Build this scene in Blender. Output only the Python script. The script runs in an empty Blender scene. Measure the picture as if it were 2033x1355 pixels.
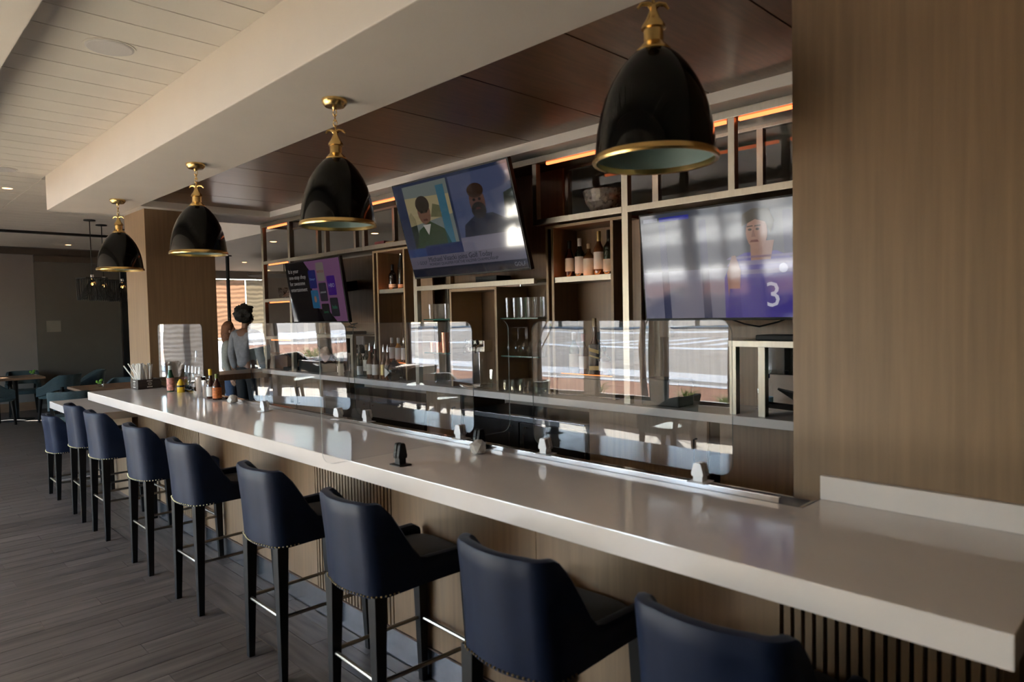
import bpy, bmesh, math, random
from mathutils import Vector, Matrix, noise
random.seed(7)
C = bpy.context.scene.collection
sc = bpy.context.scene
PI = math.pi

# ---------------------------------------------------------------- camera
def make_camera():
    cam = bpy.data.cameras.new('camera'); o = bpy.data.objects.new('camera', cam); C.objects.link(o)
    cam.sensor_width = 36.0; cam.lens = 36.0 * 1355.0 / 2033.0
    yaw, pit, rol = math.radians(44.479), math.radians(2.322), math.radians(-1.172)
    d = Vector((math.sin(yaw)*math.cos(pit), math.cos(yaw)*math.cos(pit), -math.sin(pit)))
    r0 = Vector((math.cos(yaw), -math.sin(yaw), 0)); u0 = r0.cross(d)
    r = math.cos(rol)*r0 + math.sin(rol)*u0; u = -math.sin(rol)*r0 + math.cos(rol)*u0
    m = Matrix((r, u, -d)).transposed().to_4x4(); m.translation = (0, 0, 1.68)
    o.matrix_world = m
    cam.clip_start = 0.05; cam.clip_end = 400
    cam.dof.use_dof = True; cam.dof.focus_distance = 7.5; cam.dof.aperture_fstop = 3.5
    sc.camera = o
make_camera()

# ---------------------------------------------------------------- sky, sun, exposure
w = bpy.data.worlds.new('sky'); sc.world = w; w.use_nodes = True
nt = w.node_tree; nt.nodes.clear()
sky = nt.nodes.new('ShaderNodeTexSky'); sky.sky_type = 'NISHITA'; sky.sun_disc = False
sky.sun_elevation = math.radians(37); sky.sun_rotation = math.radians(-50); sky.air_density = 1.0; sky.dust_density = 0.5; sky.ozone_density = 2.0
bgn = nt.nodes.new('ShaderNodeBackground'); bgn.inputs['Strength'].default_value = 2.9
wo = nt.nodes.new('ShaderNodeOutputWorld')
nt.links.new(sky.outputs[0], bgn.inputs[0]); nt.links.new(bgn.outputs[0], wo.inputs[0])
sl = bpy.data.lights.new('sun', 'SUN'); sl.energy = 155; sl.angle = math.radians(0.6); sl.color = (1.0, 0.95, 0.87)
so = bpy.data.objects.new('sun', sl); C.objects.link(so)
sd = Vector((0.75*math.cos(math.radians(37)), -0.66*math.cos(math.radians(37)), -math.sin(math.radians(37))))
so.rotation_euler = sd.to_track_quat('-Z', 'Y').to_euler(); so.location = (-20, 15, 30)
vs = sc.view_settings; vs.view_transform = 'Standard'; vs.look = 'None'; vs.exposure = 0.38; vs.gamma = 1.0; vs.use_curve_mapping = False
cy = sc.cycles
cy.use_denoising = True
try: cy.denoiser = 'OPENIMAGEDENOISE'
except Exception: pass
cy.use_adaptive_sampling = True; cy.adaptive_threshold = 0.03
cy.max_bounces = 8; cy.diffuse_bounces = 4; cy.glossy_bounces = 4; cy.transmission_bounces = 4; cy.transparent_max_bounces = 20
cy.sample_clamp_indirect = 8.0; cy.caustics_reflective = False; cy.caustics_refractive = False
cy.blur_glossy = 0.5

# ---------------------------------------------------------------- materials
MATS = {}
def mat(name, col, rough=0.5, metal=0.0, var=0.0, scale=8.0, stretch=(1, 1, 1), bump=0.0, spec=0.5, coat=0.0, emit=None, estr=0.0, trans=0.0, rnd=0.0, detail=4.0):
    """Principled surface with procedural noise variation; rnd varies the value from object to object."""
    if name in MATS: return MATS[name]
    m = bpy.data.materials.new(name); m.use_nodes = True; n = m.node_tree.nodes; l = m.node_tree.links
    b = n['Principled BSDF']
    b.inputs['Base Color'].default_value = (*col, 1); b.inputs['Roughness'].default_value = rough; b.inputs['Metallic'].default_value = metal
    b.inputs['Specular IOR Level'].default_value = spec; b.inputs['Coat Weight'].default_value = coat
    if emit: b.inputs['Emission Color'].default_value = (*emit, 1); b.inputs['Emission Strength'].default_value = estr
    if var > 0 or bump > 0:
        tc = n.new('ShaderNodeTexCoord'); mp = n.new('ShaderNodeMapping'); mp.inputs['Scale'].default_value = stretch
        nz = n.new('ShaderNodeTexNoise'); nz.inputs['Scale'].default_value = scale; nz.inputs['Detail'].default_value = detail
        l.new(tc.outputs['Object'], mp.inputs[0]); l.new(mp.outputs[0], nz.inputs['Vector'])
        if rnd > 0:
            oi = n.new('ShaderNodeObjectInfo'); ad = n.new('ShaderNodeVectorMath'); ad.operation = 'ADD'
            ml = n.new('ShaderNodeMath'); ml.operation = 'MULTIPLY'; ml.inputs[1].default_value = 37.0
            l.new(oi.outputs['Random'], ml.inputs[0]); l.new(mp.outputs[0], ad.inputs[0]); l.new(ml.outputs[0], ad.inputs[1]); l.new(ad.outputs[0], nz.inputs['Vector'])
        if var > 0:
            mr = n.new('ShaderNodeMapRange'); mr.inputs['From Min'].default_value = 0.3; mr.inputs['From Max'].default_value = 0.7
            mr.inputs['To Min'].default_value = 1 - var; mr.inputs['To Max'].default_value = 1 + var
            l.new(nz.outputs['Fac'], mr.inputs['Value'])
            hv = n.new('ShaderNodeHueSaturation'); hv.inputs['Color'].default_value = (*col, 1)
            src = mr.outputs[0]
            if rnd > 0:
                m2 = n.new('ShaderNodeMapRange'); m2.inputs['To Min'].default_value = 1 - rnd; m2.inputs['To Max'].default_value = 1 + rnd
                l.new(oi.outputs['Random'], m2.inputs['Value'])
                mm = n.new('ShaderNodeMath'); mm.operation = 'MULTIPLY'; l.new(mr.outputs[0], mm.inputs[0]); l.new(m2.outputs[0], mm.inputs[1]); src = mm.outputs[0]
            l.new(src, hv.inputs['Value']); l.new(hv.outputs[0], b.inputs['Base Color'])
        if bump > 0:
            bp = n.new('ShaderNodeBump'); bp.inputs['Strength'].default_value = bump; bp.inputs['Distance'].default_value = 0.01
            l.new(nz.outputs['Fac'], bp.inputs['Height']); l.new(bp.outputs[0], b.inputs['Normal'])
    MATS[name] = m; return m

def emitmat(name, col, strength):
    if name in MATS: return MATS[name]
    m = bpy.data.materials.new(name); m.use_nodes = True; n = m.node_tree.nodes; l = m.node_tree.links; n.clear()
    e = n.new('ShaderNodeEmission'); e.inputs[0].default_value = (*col, 1); e.inputs[1].default_value = strength
    o = n.new('ShaderNodeOutputMaterial'); l.new(e.outputs[0], o.inputs[0]); MATS[name] = m; return m

def thinglass(name, tint=(0.96, 0.97, 0.96), ior=1.5, rough=0.0, wavy=0.0, haze=0.0):
    """Clear sheet: Fresnel mix of a mirror reflection and straight-through light (same from both sides)."""
    if name in MATS: return MATS[name]
    m = bpy.data.materials.new(name); m.use_nodes = True; n = m.node_tree.nodes; l = m.node_tree.links; n.clear()
    geo = n.new('ShaderNodeNewGeometry'); mr = n.new('ShaderNodeMapRange')
    mr.inputs['To Min'].default_value = ior; mr.inputs['To Max'].default_value = 1.0/ior
    l.new(geo.outputs['Backfacing'], mr.inputs['Value'])
    fr = n.new('ShaderNodeFresnel'); l.new(mr.outputs[0], fr.inputs['IOR'])
    t = n.new('ShaderNodeBsdfTransparent'); t.inputs[0].default_value = (*tint, 1)
    g = n.new('ShaderNodeBsdfGlossy'); g.inputs['Roughness'].default_value = rough; g.inputs[0].default_value = (1, 1, 1, 1)
    mx = n.new('ShaderNodeMixShader'); l.new(fr.outputs[0], mx.inputs[0])
    l.new(g.outputs[0], mx.inputs[2])
    if haze > 0:
        df = n.new('ShaderNodeBsdfDiffuse'); df.inputs[0].default_value = (0.8, 0.82, 0.84, 1)
        m2 = n.new('ShaderNodeMixShader'); m2.inputs[0].default_value = haze
        l.new(t.outputs[0], m2.inputs[1]); l.new(df.outputs[0], m2.inputs[2]); l.new(m2.outputs[0], mx.inputs[1])
    else: l.new(t.outputs[0], mx.inputs[1])
    if wavy > 0:
        tc = n.new('ShaderNodeTexCoord'); nz = n.new('ShaderNodeTexNoise'); nz.inputs['Scale'].default_value = 2.6; nz.inputs['Detail'].default_value = 1.0
        bp = n.new('ShaderNodeBump'); bp.inputs['Strength'].default_value = 1.0; bp.inputs['Distance'].default_value = wavy
        l.new(tc.outputs['Object'], nz.inputs['Vector']); l.new(nz.outputs['Fac'], bp.inputs['Height']); l.new(bp.outputs[0], g.inputs['Normal'])
    o = n.new('ShaderNodeOutputMaterial'); l.new(mx.outputs[0], o.inputs[0]); MATS[name] = m; return m

def sheer(name, col, through=0.5):
    if name in MATS: return MATS[name]
    m = bpy.data.materials.new(name); m.use_nodes = True; n = m.node_tree.nodes; l = m.node_tree.links; n.clear()
    tc = n.new('ShaderNodeTexCoord'); wv = n.new('ShaderNodeTexWave'); wv.inputs['Scale'].default_value = 3.0; wv.inputs['Distortion'].default_value = 6.0
    wv.bands_direction = 'Z'
    l.new(tc.outputs['Object'], wv.inputs[0])
    cr = n.new('ShaderNodeMixRGB'); cr.inputs[1].default_value = (*col, 1); cr.inputs[2].default_value = (*[c*0.72 for c in col], 1)
    l.new(wv.outputs['Fac'], cr.inputs[0])
    d = n.new('ShaderNodeBsdfDiffuse'); t = n.new('ShaderNodeBsdfTranslucent'); mx = n.new('ShaderNodeMixShader'); mx.inputs[0].default_value = through
    l.new(cr.outputs[0], d.inputs[0]); l.new(cr.outputs[0], t.inputs[0]); l.new(d.outputs[0], mx.inputs[1]); l.new(t.outputs[0], mx.inputs[2])
    o = n.new('ShaderNodeOutputMaterial'); l.new(mx.outputs[0], o.inputs[0]); MATS[name] = m; return m

def screenmat(col, k=0.5):
    name = 'screen_%02x%02x%02x_%d' % (*[int(c*255) for c in col], int(k*100))
    lin = tuple(((c+0.055)/1.055)**2.4 if c > 0.04 else c/12.92 for c in col)
    return mat(name, (0.004, 0.004, 0.005), rough=0.06, spec=0.5, emit=lin, estr=k)

WHITE = mat('white_paint', (0.74, 0.70, 0.64), 0.6, var=0.02, scale=3)
CEILW = mat('white_ceiling_plank', (0.72, 0.68, 0.62), 0.55, var=0.03, scale=2, rnd=0.03)
JOINT = mat('ceiling_joint_shadow_gap', (0.45, 0.42, 0.38), 0.9, var=0.02)
SPEAK = mat('speaker_grille', (0.52, 0.50, 0.50), 0.7, var=0.05, scale=200)
WOODC = mat('walnut_ceiling_veneer', (0.105, 0.055, 0.030), 0.32, var=0.25, scale=3, stretch=(1.5, 14, 1), rnd=0.08)
VEN = mat('oak_veneer_vertical', (0.185, 0.117, 0.062), 0.5, var=0.13, scale=5, stretch=(9, 9, 0.35))
VEND = mat('oak_veneer_back_bar', (0.21, 0.13, 0.075), 0.45, var=0.13, scale=5, stretch=(9, 9, 0.35))
VENE = mat('light_oak_edge', (0.36, 0.25, 0.15), 0.5, var=0.08, scale=6)
QUARTZ = mat('white_quartz', (0.71, 0.65, 0.615), 0.09, var=0.035, scale=4, spec=0.6)
QUARTZE = QUARTZ
STEEL = mat('brushed_champagne_steel', (0.37, 0.33, 0.275), 0.40, 1.0, var=0.05, scale=60, stretch=(1, 1, 0.1))
CHROME = mat('polished_steel', (0.75, 0.75, 0.76), 0.12, 1.0, var=0.02)
STAIN = mat('stainless_kickplate', (0.50, 0.52, 0.56), 0.25, 1.0, var=0.05, scale=30)
BRASS = mat('satin_brass', (0.72, 0.50, 0.20), 0.25, 1.0, var=0.05)
NAVY = mat('navy_leather', (0.005, 0.010, 0.029), 0.5, var=0.12, scale=14, bump=0.02, spec=0.2)
NAVYS = mat('navy_seat_leather', (0.008, 0.010, 0.016), 0.5, var=0.1, scale=14, bump=0.02, spec=0.3)
ESPR = mat('espresso_wood', (0.005, 0.004, 0.0035), 0.5, var=0.15, scale=6, spec=0.25)
BLACKM = mat('black_plastic', (0.008, 0.008, 0.0085), 0.5, var=0.05, spec=0.25)
BLACKG = mat('black_enamel', (0.004, 0.004, 0.004), 0.08, spec=0.2, var=0.02)
TEALIN = mat('grey_green_enamel', (0.22, 0.32, 0.31), 0.45, var=0.04)
TEALF = mat('teal_fabric', (0.028, 0.048, 0.056), 0.85, var=0.12, scale=40)
FLOORM = mat('wood_look_plank_tile', (0.080, 0.069, 0.062), 0.42, var=0.5, scale=2.2, stretch=(1.0, 12, 1), rnd=0.16, detail=6)
FLOORY = mat('wood_look_border_tile', (0.080, 0.069, 0.062), 0.42, var=0.5, scale=2.2, stretch=(12, 1.0, 1), rnd=0.16, detail=6)
GROUT = mat('grout', (0.22, 0.20, 0.185), 0.8, var=0.05)
GLASS = thinglass('clear_glass')
ACRYL = thinglass('clear_acrylic', (0.955, 0.955, 0.96), 1.49, wavy=0.0006)
ACRED = mat('acrylic_cut_edge', (0.16, 0.19, 0.19), 0.6, var=0.03, spec=0.15)
SHELFG = thinglass('green_edged_glass', (0.80, 0.88, 0.85))
LED = emitmat('warm_led', (1.0, 0.20, 0.06), 2.5)
LEDS = emitmat('warm_led_soft', (1.0, 0.30, 0.08), 9.0)
LEDT = emitmat('warm_led_shelf_edge', (1.0, 0.24, 0.05), 2.0)
DOWN = emitmat('warm_downlight', (1.0, 0.50, 0.20), 9.0)
FIL = emitmat('filament_glow', (1.0, 0.45, 0.12), 14.0)
DARKG = mat('dark_fridge_front', (0.030, 0.028, 0.027), 0.3, 0.4, var=0.1)
CLAMPW = mat('silver_white_clamp', (0.82, 0.82, 0.84), 0.3, 0.15, var=0.02)

# ---------------------------------------------------------------- mesh helpers
class MB:
    def __init__(s): s.v = []; s.f = []; s.m = None
    def q(s, pts, faces):
        b = len(s.v); s.v += [tuple(p) for p in pts]; s.f += [tuple(i+b for i in f) for f in faces]; return s
    def box(s, x0, x1, y0, y1, z0, z1):
        return s.q([(x0,y0,z0),(x1,y0,z0),(x1,y1,z0),(x0,y1,z0),(x0,y0,z1),(x1,y0,z1),(x1,y1,z1),(x0,y1,z1)],
                   [(0,3,2,1),(4,5,6,7),(0,1,5,4),(1,2,6,5),(2,3,7,6),(3,0,4,7)])
    def frustum(s, c0, h0, c1, h1):   # tapered square post from c0 (half size h0) to c1 (half size h1)
        P = [(c[0]+a*h, c[1]+b*h, c[2]) for c, h in ((c0, h0), (c1, h1)) for a, b in ((-1,-1),(1,-1),(1,1),(-1,1))]
        return s.q(P, [(0,3,2,1),(4,5,6,7),(0,1,5,4),(1,2,6,5),(2,3,7,6),(3,0,4,7)])
    def lathe(s, prof, n=20, c=(0,0,0), cap=True):
        b = len(s.v)
        for r, z in prof:
            for i in range(n):
                a = 2*PI*i/n; s.v.append((c[0]+r*math.cos(a), c[1]+r*math.sin(a), c[2]+z))
        for k in range(len(prof)-1):
            for i in range(n):
                j = (i+1) % n; s.f.append((b+k*n+i, b+k*n+j, b+(k+1)*n+j, b+(k+1)*n+i))
        if cap:
            s.f.append(tuple(b+i for i in reversed(range(n)))); e = b+(len(prof)-1)*n; s.f.append(tuple(e+i for i in range(n)))
        return s
    def tube(s, path, r, n=8, closed=False):
        P = [Vector(p) for p in path]; b = len(s.v); N = len(P); up = Vector((0,0,1))
        for k, p in enumerate(P):
            a = P[(k-1) % N] if (closed or k > 0) else p; c = P[(k+1) % N] if (closed or k < N-1) else p
            t = (c-a).normalized(); x = t.cross(up)
            if x.length < 1e-3: x = t.cross(Vector((1,0,0)))
            x.normalize(); y = t.cross(x); rr = r[k] if isinstance(r, (list, tuple)) else r
            for i in range(n):
                an = 2*PI*i/n; s.v.append(tuple(p + x*(rr*math.cos(an)) + y*(rr*math.sin(an))))
        for k in range(N if closed else N-1):
            for i in range(n):
                j = (i+1) % n; k2 = (k+1) % N
                s.f.append((b+k*n+i, b+k*n+j, b+k2*n+j, b+k2*n+i))
        if not closed: s.f.append(tuple(b+i for i in reversed(range(n)))); s.f.append(tuple(b+(N-1)*n+i for i in range(n)))
        return s
    def prism(s, poly, axis, a0, a1):   # extrude a 2-D polygon along axis 0/1/2
        n = len(poly)
        def mk(p, a):
            l = list(p); l.insert(axis, a); return tuple(l)
        b = len(s.v); s.v += [mk(p, a0) for p in poly] + [mk(p, a1) for p in poly]
        s.f.append(tuple(b+i for i in reversed(range(n)))); s.f.append(tuple(b+n+i for i in range(n)))
        for i in range(n): j = (i+1) % n; s.f.append((b+i, b+j, b+n+j, b+n+i))
        return s
    def sphere(s, c, r, n=10, m=6, sc_=(1,1,1)):
        pr = [(r*math.sin(PI*k/m), -r*math.cos(PI*k/m)) for k in range(1, m)]
        b = len(s.v)
        for rr, z in pr:
            for i in range(n):
                a = 2*PI*i/n; s.v.append((c[0]+rr*math.cos(a)*sc_[0], c[1]+rr*math.sin(a)*sc_[1], c[2]+z*sc_[2]))
        for k in range(m-2):
            for i in range(n): j = (i+1) % n; s.f.append((b+k*n+i, b+k*n+j, b+(k+1)*n+j, b+(k+1)*n+i))
        lo = len(s.v); s.v += [(c[0],c[1],c[2]-r*sc_[2]), (c[0],c[1],c[2]+r*sc_[2])]; e = b+(m-2)*n
        for i in range(n): j = (i+1) % n; s.f.append((lo, b+j, b+i)); s.f.append((lo+1, e+i, e+j))
        return s
    def build(s, name, material, parent=None, world=False, smooth=False, bevel=0.0, seg=2):
        me = bpy.data.meshes.new(name); off = Vector((0,0,0)); loc = None
        if parent is not None and world:
            p = parent
            while p is not None: off += p.location; p = p.parent
        if parent is None:
            xs = [v[0] for v in s.v]; ys = [v[1] for v in s.v]; zs = [v[2] for v in s.v]
            off = Vector(((min(xs)+max(xs))/2, (min(ys)+max(ys))/2, min(zs))); loc = off
        me.from_pydata([tuple(Vector(v)-off) for v in s.v], [], s.f); me.validate()
        bm = bmesh.new(); bm.from_mesh(me); bmesh.ops.recalc_face_normals(bm, faces=bm.faces)
        if bevel > 0:
            es = [e for e in bm.edges if len(e.link_faces) == 2 and e.calc_face_angle(0) > 0.5]
            bmesh.ops.bevel(bm, geom=es, offset=bevel, segments=seg, affect='EDGES', profile=0.6)
        bm.to_mesh(me); bm.free()
        if smooth:
            for p in me.polygons: p.use_smooth = True
            me.set_sharp_from_angle(angle=math.radians(38))
        me.materials.append(material)
        o = bpy.data.objects.new(name, me); C.objects.link(o)
        if parent is not None: o.parent = parent
        if loc is not None: o.location = loc
        return o

def bx(*a): return MB().box(*a)
def tag(o, label=None, cat=None, group=None, kind=None):
    if label: o['label'] = label
    if cat: o['category'] = cat
    if group: o['group'] = group
    if kind: o['kind'] = kind
    return o
def thing(name, label, cat, loc=(0,0,0), rz=0.0, group=None):
    o = bpy.data.objects.new(name, None); C.objects.link(o); o.location = loc; o.rotation_euler = (0, 0, rz)
    o.empty_display_size = 0.1
    return tag(o, label, cat, group)
def struct(o): o['kind'] = 'structure'; return o
def kids(o): return [c for c in bpy.data.objects if c.parent == o]
def copy_tree(o, loc=None, rz=None, label=None, group=None, parent=None, _k=None):
    c = o.copy(); C.objects.link(c)
    if parent is not None: c.parent = parent
    if loc is not None: c.location = loc
    if rz is not None: c.rotation_euler = (0, 0, rz)
    if label: c['label'] = label
    if group: c['group'] = group
    for ch in list(o.children): copy_tree(ch, parent=c)
    return c
def text_mesh(s, size, align='LEFT'):
    cu = bpy.data.curves.new('t', 'FONT'); cu.body = s; cu.size = size; cu.align_x = align; cu.align_y = 'CENTER'; cu.resolution_u = 2
    o = bpy.data.objects.new('t', cu); C.objects.link(o); bpy.context.view_layer.update()
    me = bpy.data.meshes.new_from_object(o); bpy.data.objects.remove(o); bpy.data.curves.remove(cu); return me
def smoothstep(a, b, x):
    t = min(1, max(0, (x-a)/(b-a))); return t*t*(3-2*t)
# ================================================================ SETTING
# ---- floor with plank tiles
floor = struct(bx(-4.1, 8.6, -6.1, 16.1, -0.12, -0.004).build('floor', GROUT))
def plank_mesh(cache, key, lx, ly, material):
    if key not in cache:
        me = bpy.data.meshes.new('plank'); b = MB().box(0, lx, 0, ly, -0.006, 0.0)
        me.from_pydata(b.v, [], b.f); me.materials.append(material); cache[key] = me
    return cache[key]
pc = {}; rest = MB(); fl = Vector(floor.location)
def lay(x0, x1, y0, y1, material, near):
    g = 0.0034
    if near:
        me = plank_mesh(pc, (round(x1-x0, 3), round(y1-y0, 3), material.name), x1-x0-g, y1-y0-g, material)
        o = bpy.data.objects.new('plank', me); C.objects.link(o); o.parent = floor; o.location = Vector((x0, y0, 0)) - fl
    else: rest.box(x0, x1-g, y0, y1-g, -0.006, 0.0)
PW = 0.1435
for r in range(-75, 76):
    y0 = 5.01 + r*PW
    if y0 < -6 or y0 > 15.85: continue
    xmax = 1.5 if y0 < 8.5 else 8.5
    x = 1.04 + 0.295*(r % 3) - 0.9*8
    while x < xmax:
        a, b = max(x, -1.3), min(x+0.9, xmax)
        if b-a > 0.02: lay(a, b, y0, y0+PW, FLOORM, 1.2 < y0 < 12.6 and b > -0.05 and a < 1.5)
        x += 0.9
for k, (xa, xb) in enumerate(((1.503, 1.645), (1.647, 1.789), (1.791, 1.868))):
    y = -1.0 - 0.3*k
    while y < 8.45:
        lay(xa, xb, y, min(y+0.9, 8.5), FLOORY, y > 1.0); y += 0.9
CREAM = mat('added_bounce_floor', (0.50, 0.445, 0.37), 0.5, var=0.06, scale=3)  # pale off-camera floor, added to bounce sunlight up to ceiling and beam
st_ = MB()
for i in range(-6, 16):
    for k in range(3): st_.box(-4.0+0.9*k, -4.0+0.9*k+0.896, i*1.0, i+0.996, -0.006, 0.0)
tag(st_.build('bounce_field', CREAM, floor, world=True), kind='stuff')
tag(rest.build('plank_field', FLOORM, floor, world=True), kind='stuff')

# ---- ceiling with planks, beams, soffit
ceil = struct(bx(-4.1, 8.6, -6.1, 16.1, 3.146, 3.26).build('ceiling', JOINT))
cl = Vector(ceil.location); cm = {}
for k in range(-24, 58):
    y0 = 0.48 + 0.27*k
    if y0 > 15.7: continue
    for (xa, xb) in (((-4.0, 1.509),) if y0 < 8.1 else ((-4.0, 1.509), (1.517, 3.95))):
        key = round(xb-xa, 2)
        if key not in cm:
            me = bpy.data.meshes.new('ceiling_plank'); b = MB().box(0, xb-xa, 0, 0.262, -0.008, 0.004); me.from_pydata(b.v, [], b.f); me.materials.append(CEILW); cm[key] = me
        o = bpy.data.objects.new('ceiling_plank', cm[key]); C.objects.link(o); o.parent = ceil; o.location = Vector((xa, y0, 3.144)) - cl
tr = bx(1.51, 2.126, -6.0, 8.1, 2.80, 3.15).build('trim_1', WHITE, bevel=0.006); struct(tr)           # beam over the bar
struct(bx(-0.25, 0.55, -6.0, 12.0, 2.80, 3.15).build('trim_2', WHITE, bevel=0.006))                    # beam over the aisle
struct(bx(3.45, 3.78, -6.0, 8.0, 2.80, 3.15).build('trim_3', WHITE, bevel=0.004))                      # soffit over the back bar
struct(bx(2.126, 3.45, 7.31, 8.0, 2.80, 3.15).build('trim_4', WHITE, bevel=0.004))                     # soffit across the far end
struct(MB().prism([(4.0, 2.2), (8.6, 2.2), (8.6, 16.0), (4.5, 16.0), (4.0, 14.2)], 2, 2.80, 3.15).build('ceiling_lounge', WHITE))                             # lower ceiling of the lounge
struct(bx(3.78, 8.6, -6.0, 2.2, 2.80, 3.15).build('ceiling_kitchen', WHITE))
wc = struct(bx(2.12, 3.46, -6.0, 7.32, 2.875, 3.15).build('ceiling_bar', mat('dark_gap', (0.02, 0.012, 0.008), 0.8, var=0.05)))
wl = Vector(wc.location); wm = bpy.data.meshes.new('veneer_panel'); b = MB().box(0, 1.334, 0, 0.672, -0.012, 0.004); wm.from_pydata(b.v, [], b.f); wm.materials.append(WOODC)
for k in range(-10, 9):
    y0 = 1.25 + 0.68*k
    o = bpy.data.objects.new('veneer_panel', wm); C.objects.link(o); o.parent = wc; o.location = Vector((2.122, y0, 2.875)) - wl
struct(bx(-4.0, 3.95, 13.02, 13.10, 3.10, 3.14).build('trim_6', BLACKM))                               # dark track across the ceiling

# ---- columns
struct(bx(2.2, 2.88, 7.43, 8.10, 0, 2.8).build('wall_column_far', VEN, bevel=0.003))
struct(bx(2.2, 2.88, -0.9, 0.94, 0, 2.87).build('wall_column_near', VEN, bevel=0.003))

# ---- window wall on the street side
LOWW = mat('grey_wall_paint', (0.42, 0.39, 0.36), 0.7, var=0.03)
wallL = MB().box(-4.15, -3.98, -6.1, 16.1, -0.1, 0.40).box(-4.15, -3.98, -6.1, 16.1, 2.75, 3.2).box(-4.15, -3.98, -6.1, 4.1, 0.40, 2.75).box(-4.15, -3.98, 11.5, 16.1, 0.40, 2.75)
for k in range(-9, 11):
    y = 4.2 + 1.2*k
    if 4.1 <= y < 11.5: wallL.box(-4.13, -4.0, y-0.1, y+0.1, 0.40, 2.75)
struct(wallL.build('wall_left', LOWW))
FRAME = mat('dark_bronze_frame', (0.03, 0.028, 0.026), 0.4, 0.5, var=0.05)
wi = 0
for k in range(-9, 10):
    y = 4.2 + 1.2*k
    if y+0.1 < 4.1 or y+1.1 > 11.5: continue
    wi += 1
    f = MB().box(-4.09, -4.04, y+0.1, y+1.1, 0.40, 0.45).box(-4.09, -4.04, y+0.1, y+1.1, 2.70, 2.75).box(-4.09, -4.04, y+0.1, y+0.14, 0.45, 2.70).box(-4.09, -4.04, y+1.06, y+1.1, 0.45, 2.70)
    fo = struct(f.build('window_%d' % wi, FRAME))
    MB().box(-4.068, -4.062, y+0.14, y+1.06, 0.45, 2.70).build('pane', GLASS, fo, world=True)
# portal lights only tell the renderer where daylight comes in
def portal(name, loc, rot, sx, sy):
    p = bpy.data.lights.new(name, 'AREA'); p.shape = 'RECTANGLE'; p.size = sx; p.size_y = sy; p.cycles.is_portal = True
    o = bpy.data.objects.new(name, p); C.objects.link(o); o.location = loc; o.rotation_euler = rot
portal('daylight_portal', (-4.2, 7.8, 1.575), (0, -PI/2, 0), 2.36, 7.5)
# ---- far wall, end walls
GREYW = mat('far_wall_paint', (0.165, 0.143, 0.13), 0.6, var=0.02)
fw = MB().box(-4.1, -3.3, 15.95, 16.1, 0, 3.2).box(0.3, 6.0, 15.95, 16.1, 0, 3.2).box(-3.3, 0.3, 15.95, 16.1, 0, 0.3).box(-3.3, 0.3, 15.95, 16.1, 2.65, 3.2)
fw.box(6.0, 7.35, 15.95, 16.1, 0, 0.45).box(6.0, 7.35, 15.95, 16.1, 2.62, 3.2).box(7.35, 8.6, 15.95, 16.1, 0, 3.2)
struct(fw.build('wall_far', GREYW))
struct(MB().box(8.5, 8.6, -6.1, 8.4, 0, 3.2).box(8.5, 8.6, 12.6, 16.1, 0, 3.2).box(8.5, 8.6, 8.4, 12.6, 0, 0.5).box(8.5, 8.6, 8.4, 12.6, 2.6, 3.2).build('wall_right', mat('lounge_wall_paint', (0.50, 0.44, 0.38), 0.7, var=0.02)))
struct(bx(-4.1, 8.6, -6.1, -6.0, 0, 3.2).build('wall_near', LOWW))
SHEER1 = sheer('patterned_sheer_blind', (0.60, 0.58, 0.57), 0.28)
SHEER2 = sheer('warm_sheer_blind', (0.75, 0.58, 0.46), 0.2)
wf = struct(MB().box(-3.3, -3.24, 16.0, 16.05, 0.3, 2.65).box(0.24, 0.3, 16.0, 16.05, 0.3, 2.65).box(-1.53, -1.47, 16.0, 16.05, 0.3, 2.65).build('window_40', FRAME))
bx(-3.24, 0.24, 16.06, 16.066, 0.3, 2.65).build('pane', GLASS, wf, world=True)
for k in range(3): bx(-3.26+1.18*k, -3.26+1.18*k+1.12, 15.965, 15.97, 0.32, 2.63).build('blind', SHEER1, wf, world=True)
wf = struct(MB().box(6.0, 6.05, 16.0, 16.05, 0.45, 2.62).box(7.3, 7.35, 16.0, 16.05, 0.45, 2.62).box(6.0, 7.35, 16.0, 16.05, 1.18, 1.23).build('window_41', mat('white_window_frame', (0.75, 0.72, 0.68), 0.5, var=0.02)))
bx(6.05, 7.3, 16.06, 16.066, 0.45, 2.62).build('pane', GLASS, wf, world=True)
bx(6.02, 6.86, 15.965, 15.97, 1.25, 2.60).build('blind', SHEER2, wf, world=True)
bx(6.88, 7.33, 15.965, 15.97, 0.50, 2.60).build('blind', sheer('pale_perforated_blind', (0.70, 0.64, 0.54), 0.14), wf, world=True)
wf = struct(MB().box(8.53, 8.57, 8.4, 8.45, 0.5, 2.6).box(8.53, 8.57, 12.55, 12.6, 0.5, 2.6).box(8.53, 8.57, 10.45, 10.55, 0.5, 2.6).build('window_42', FRAME))  # unseen window, added to bring daylight into the lounge
bx(8.548, 8.552, 8.45, 12.55, 0.5, 2.6).build('pane', GLASS, wf, world=True)
bx(8.49, 8.495, 8.42, 12.58, 0.5, 2.6).build('blind', SHEER2, wf, world=True)
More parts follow.
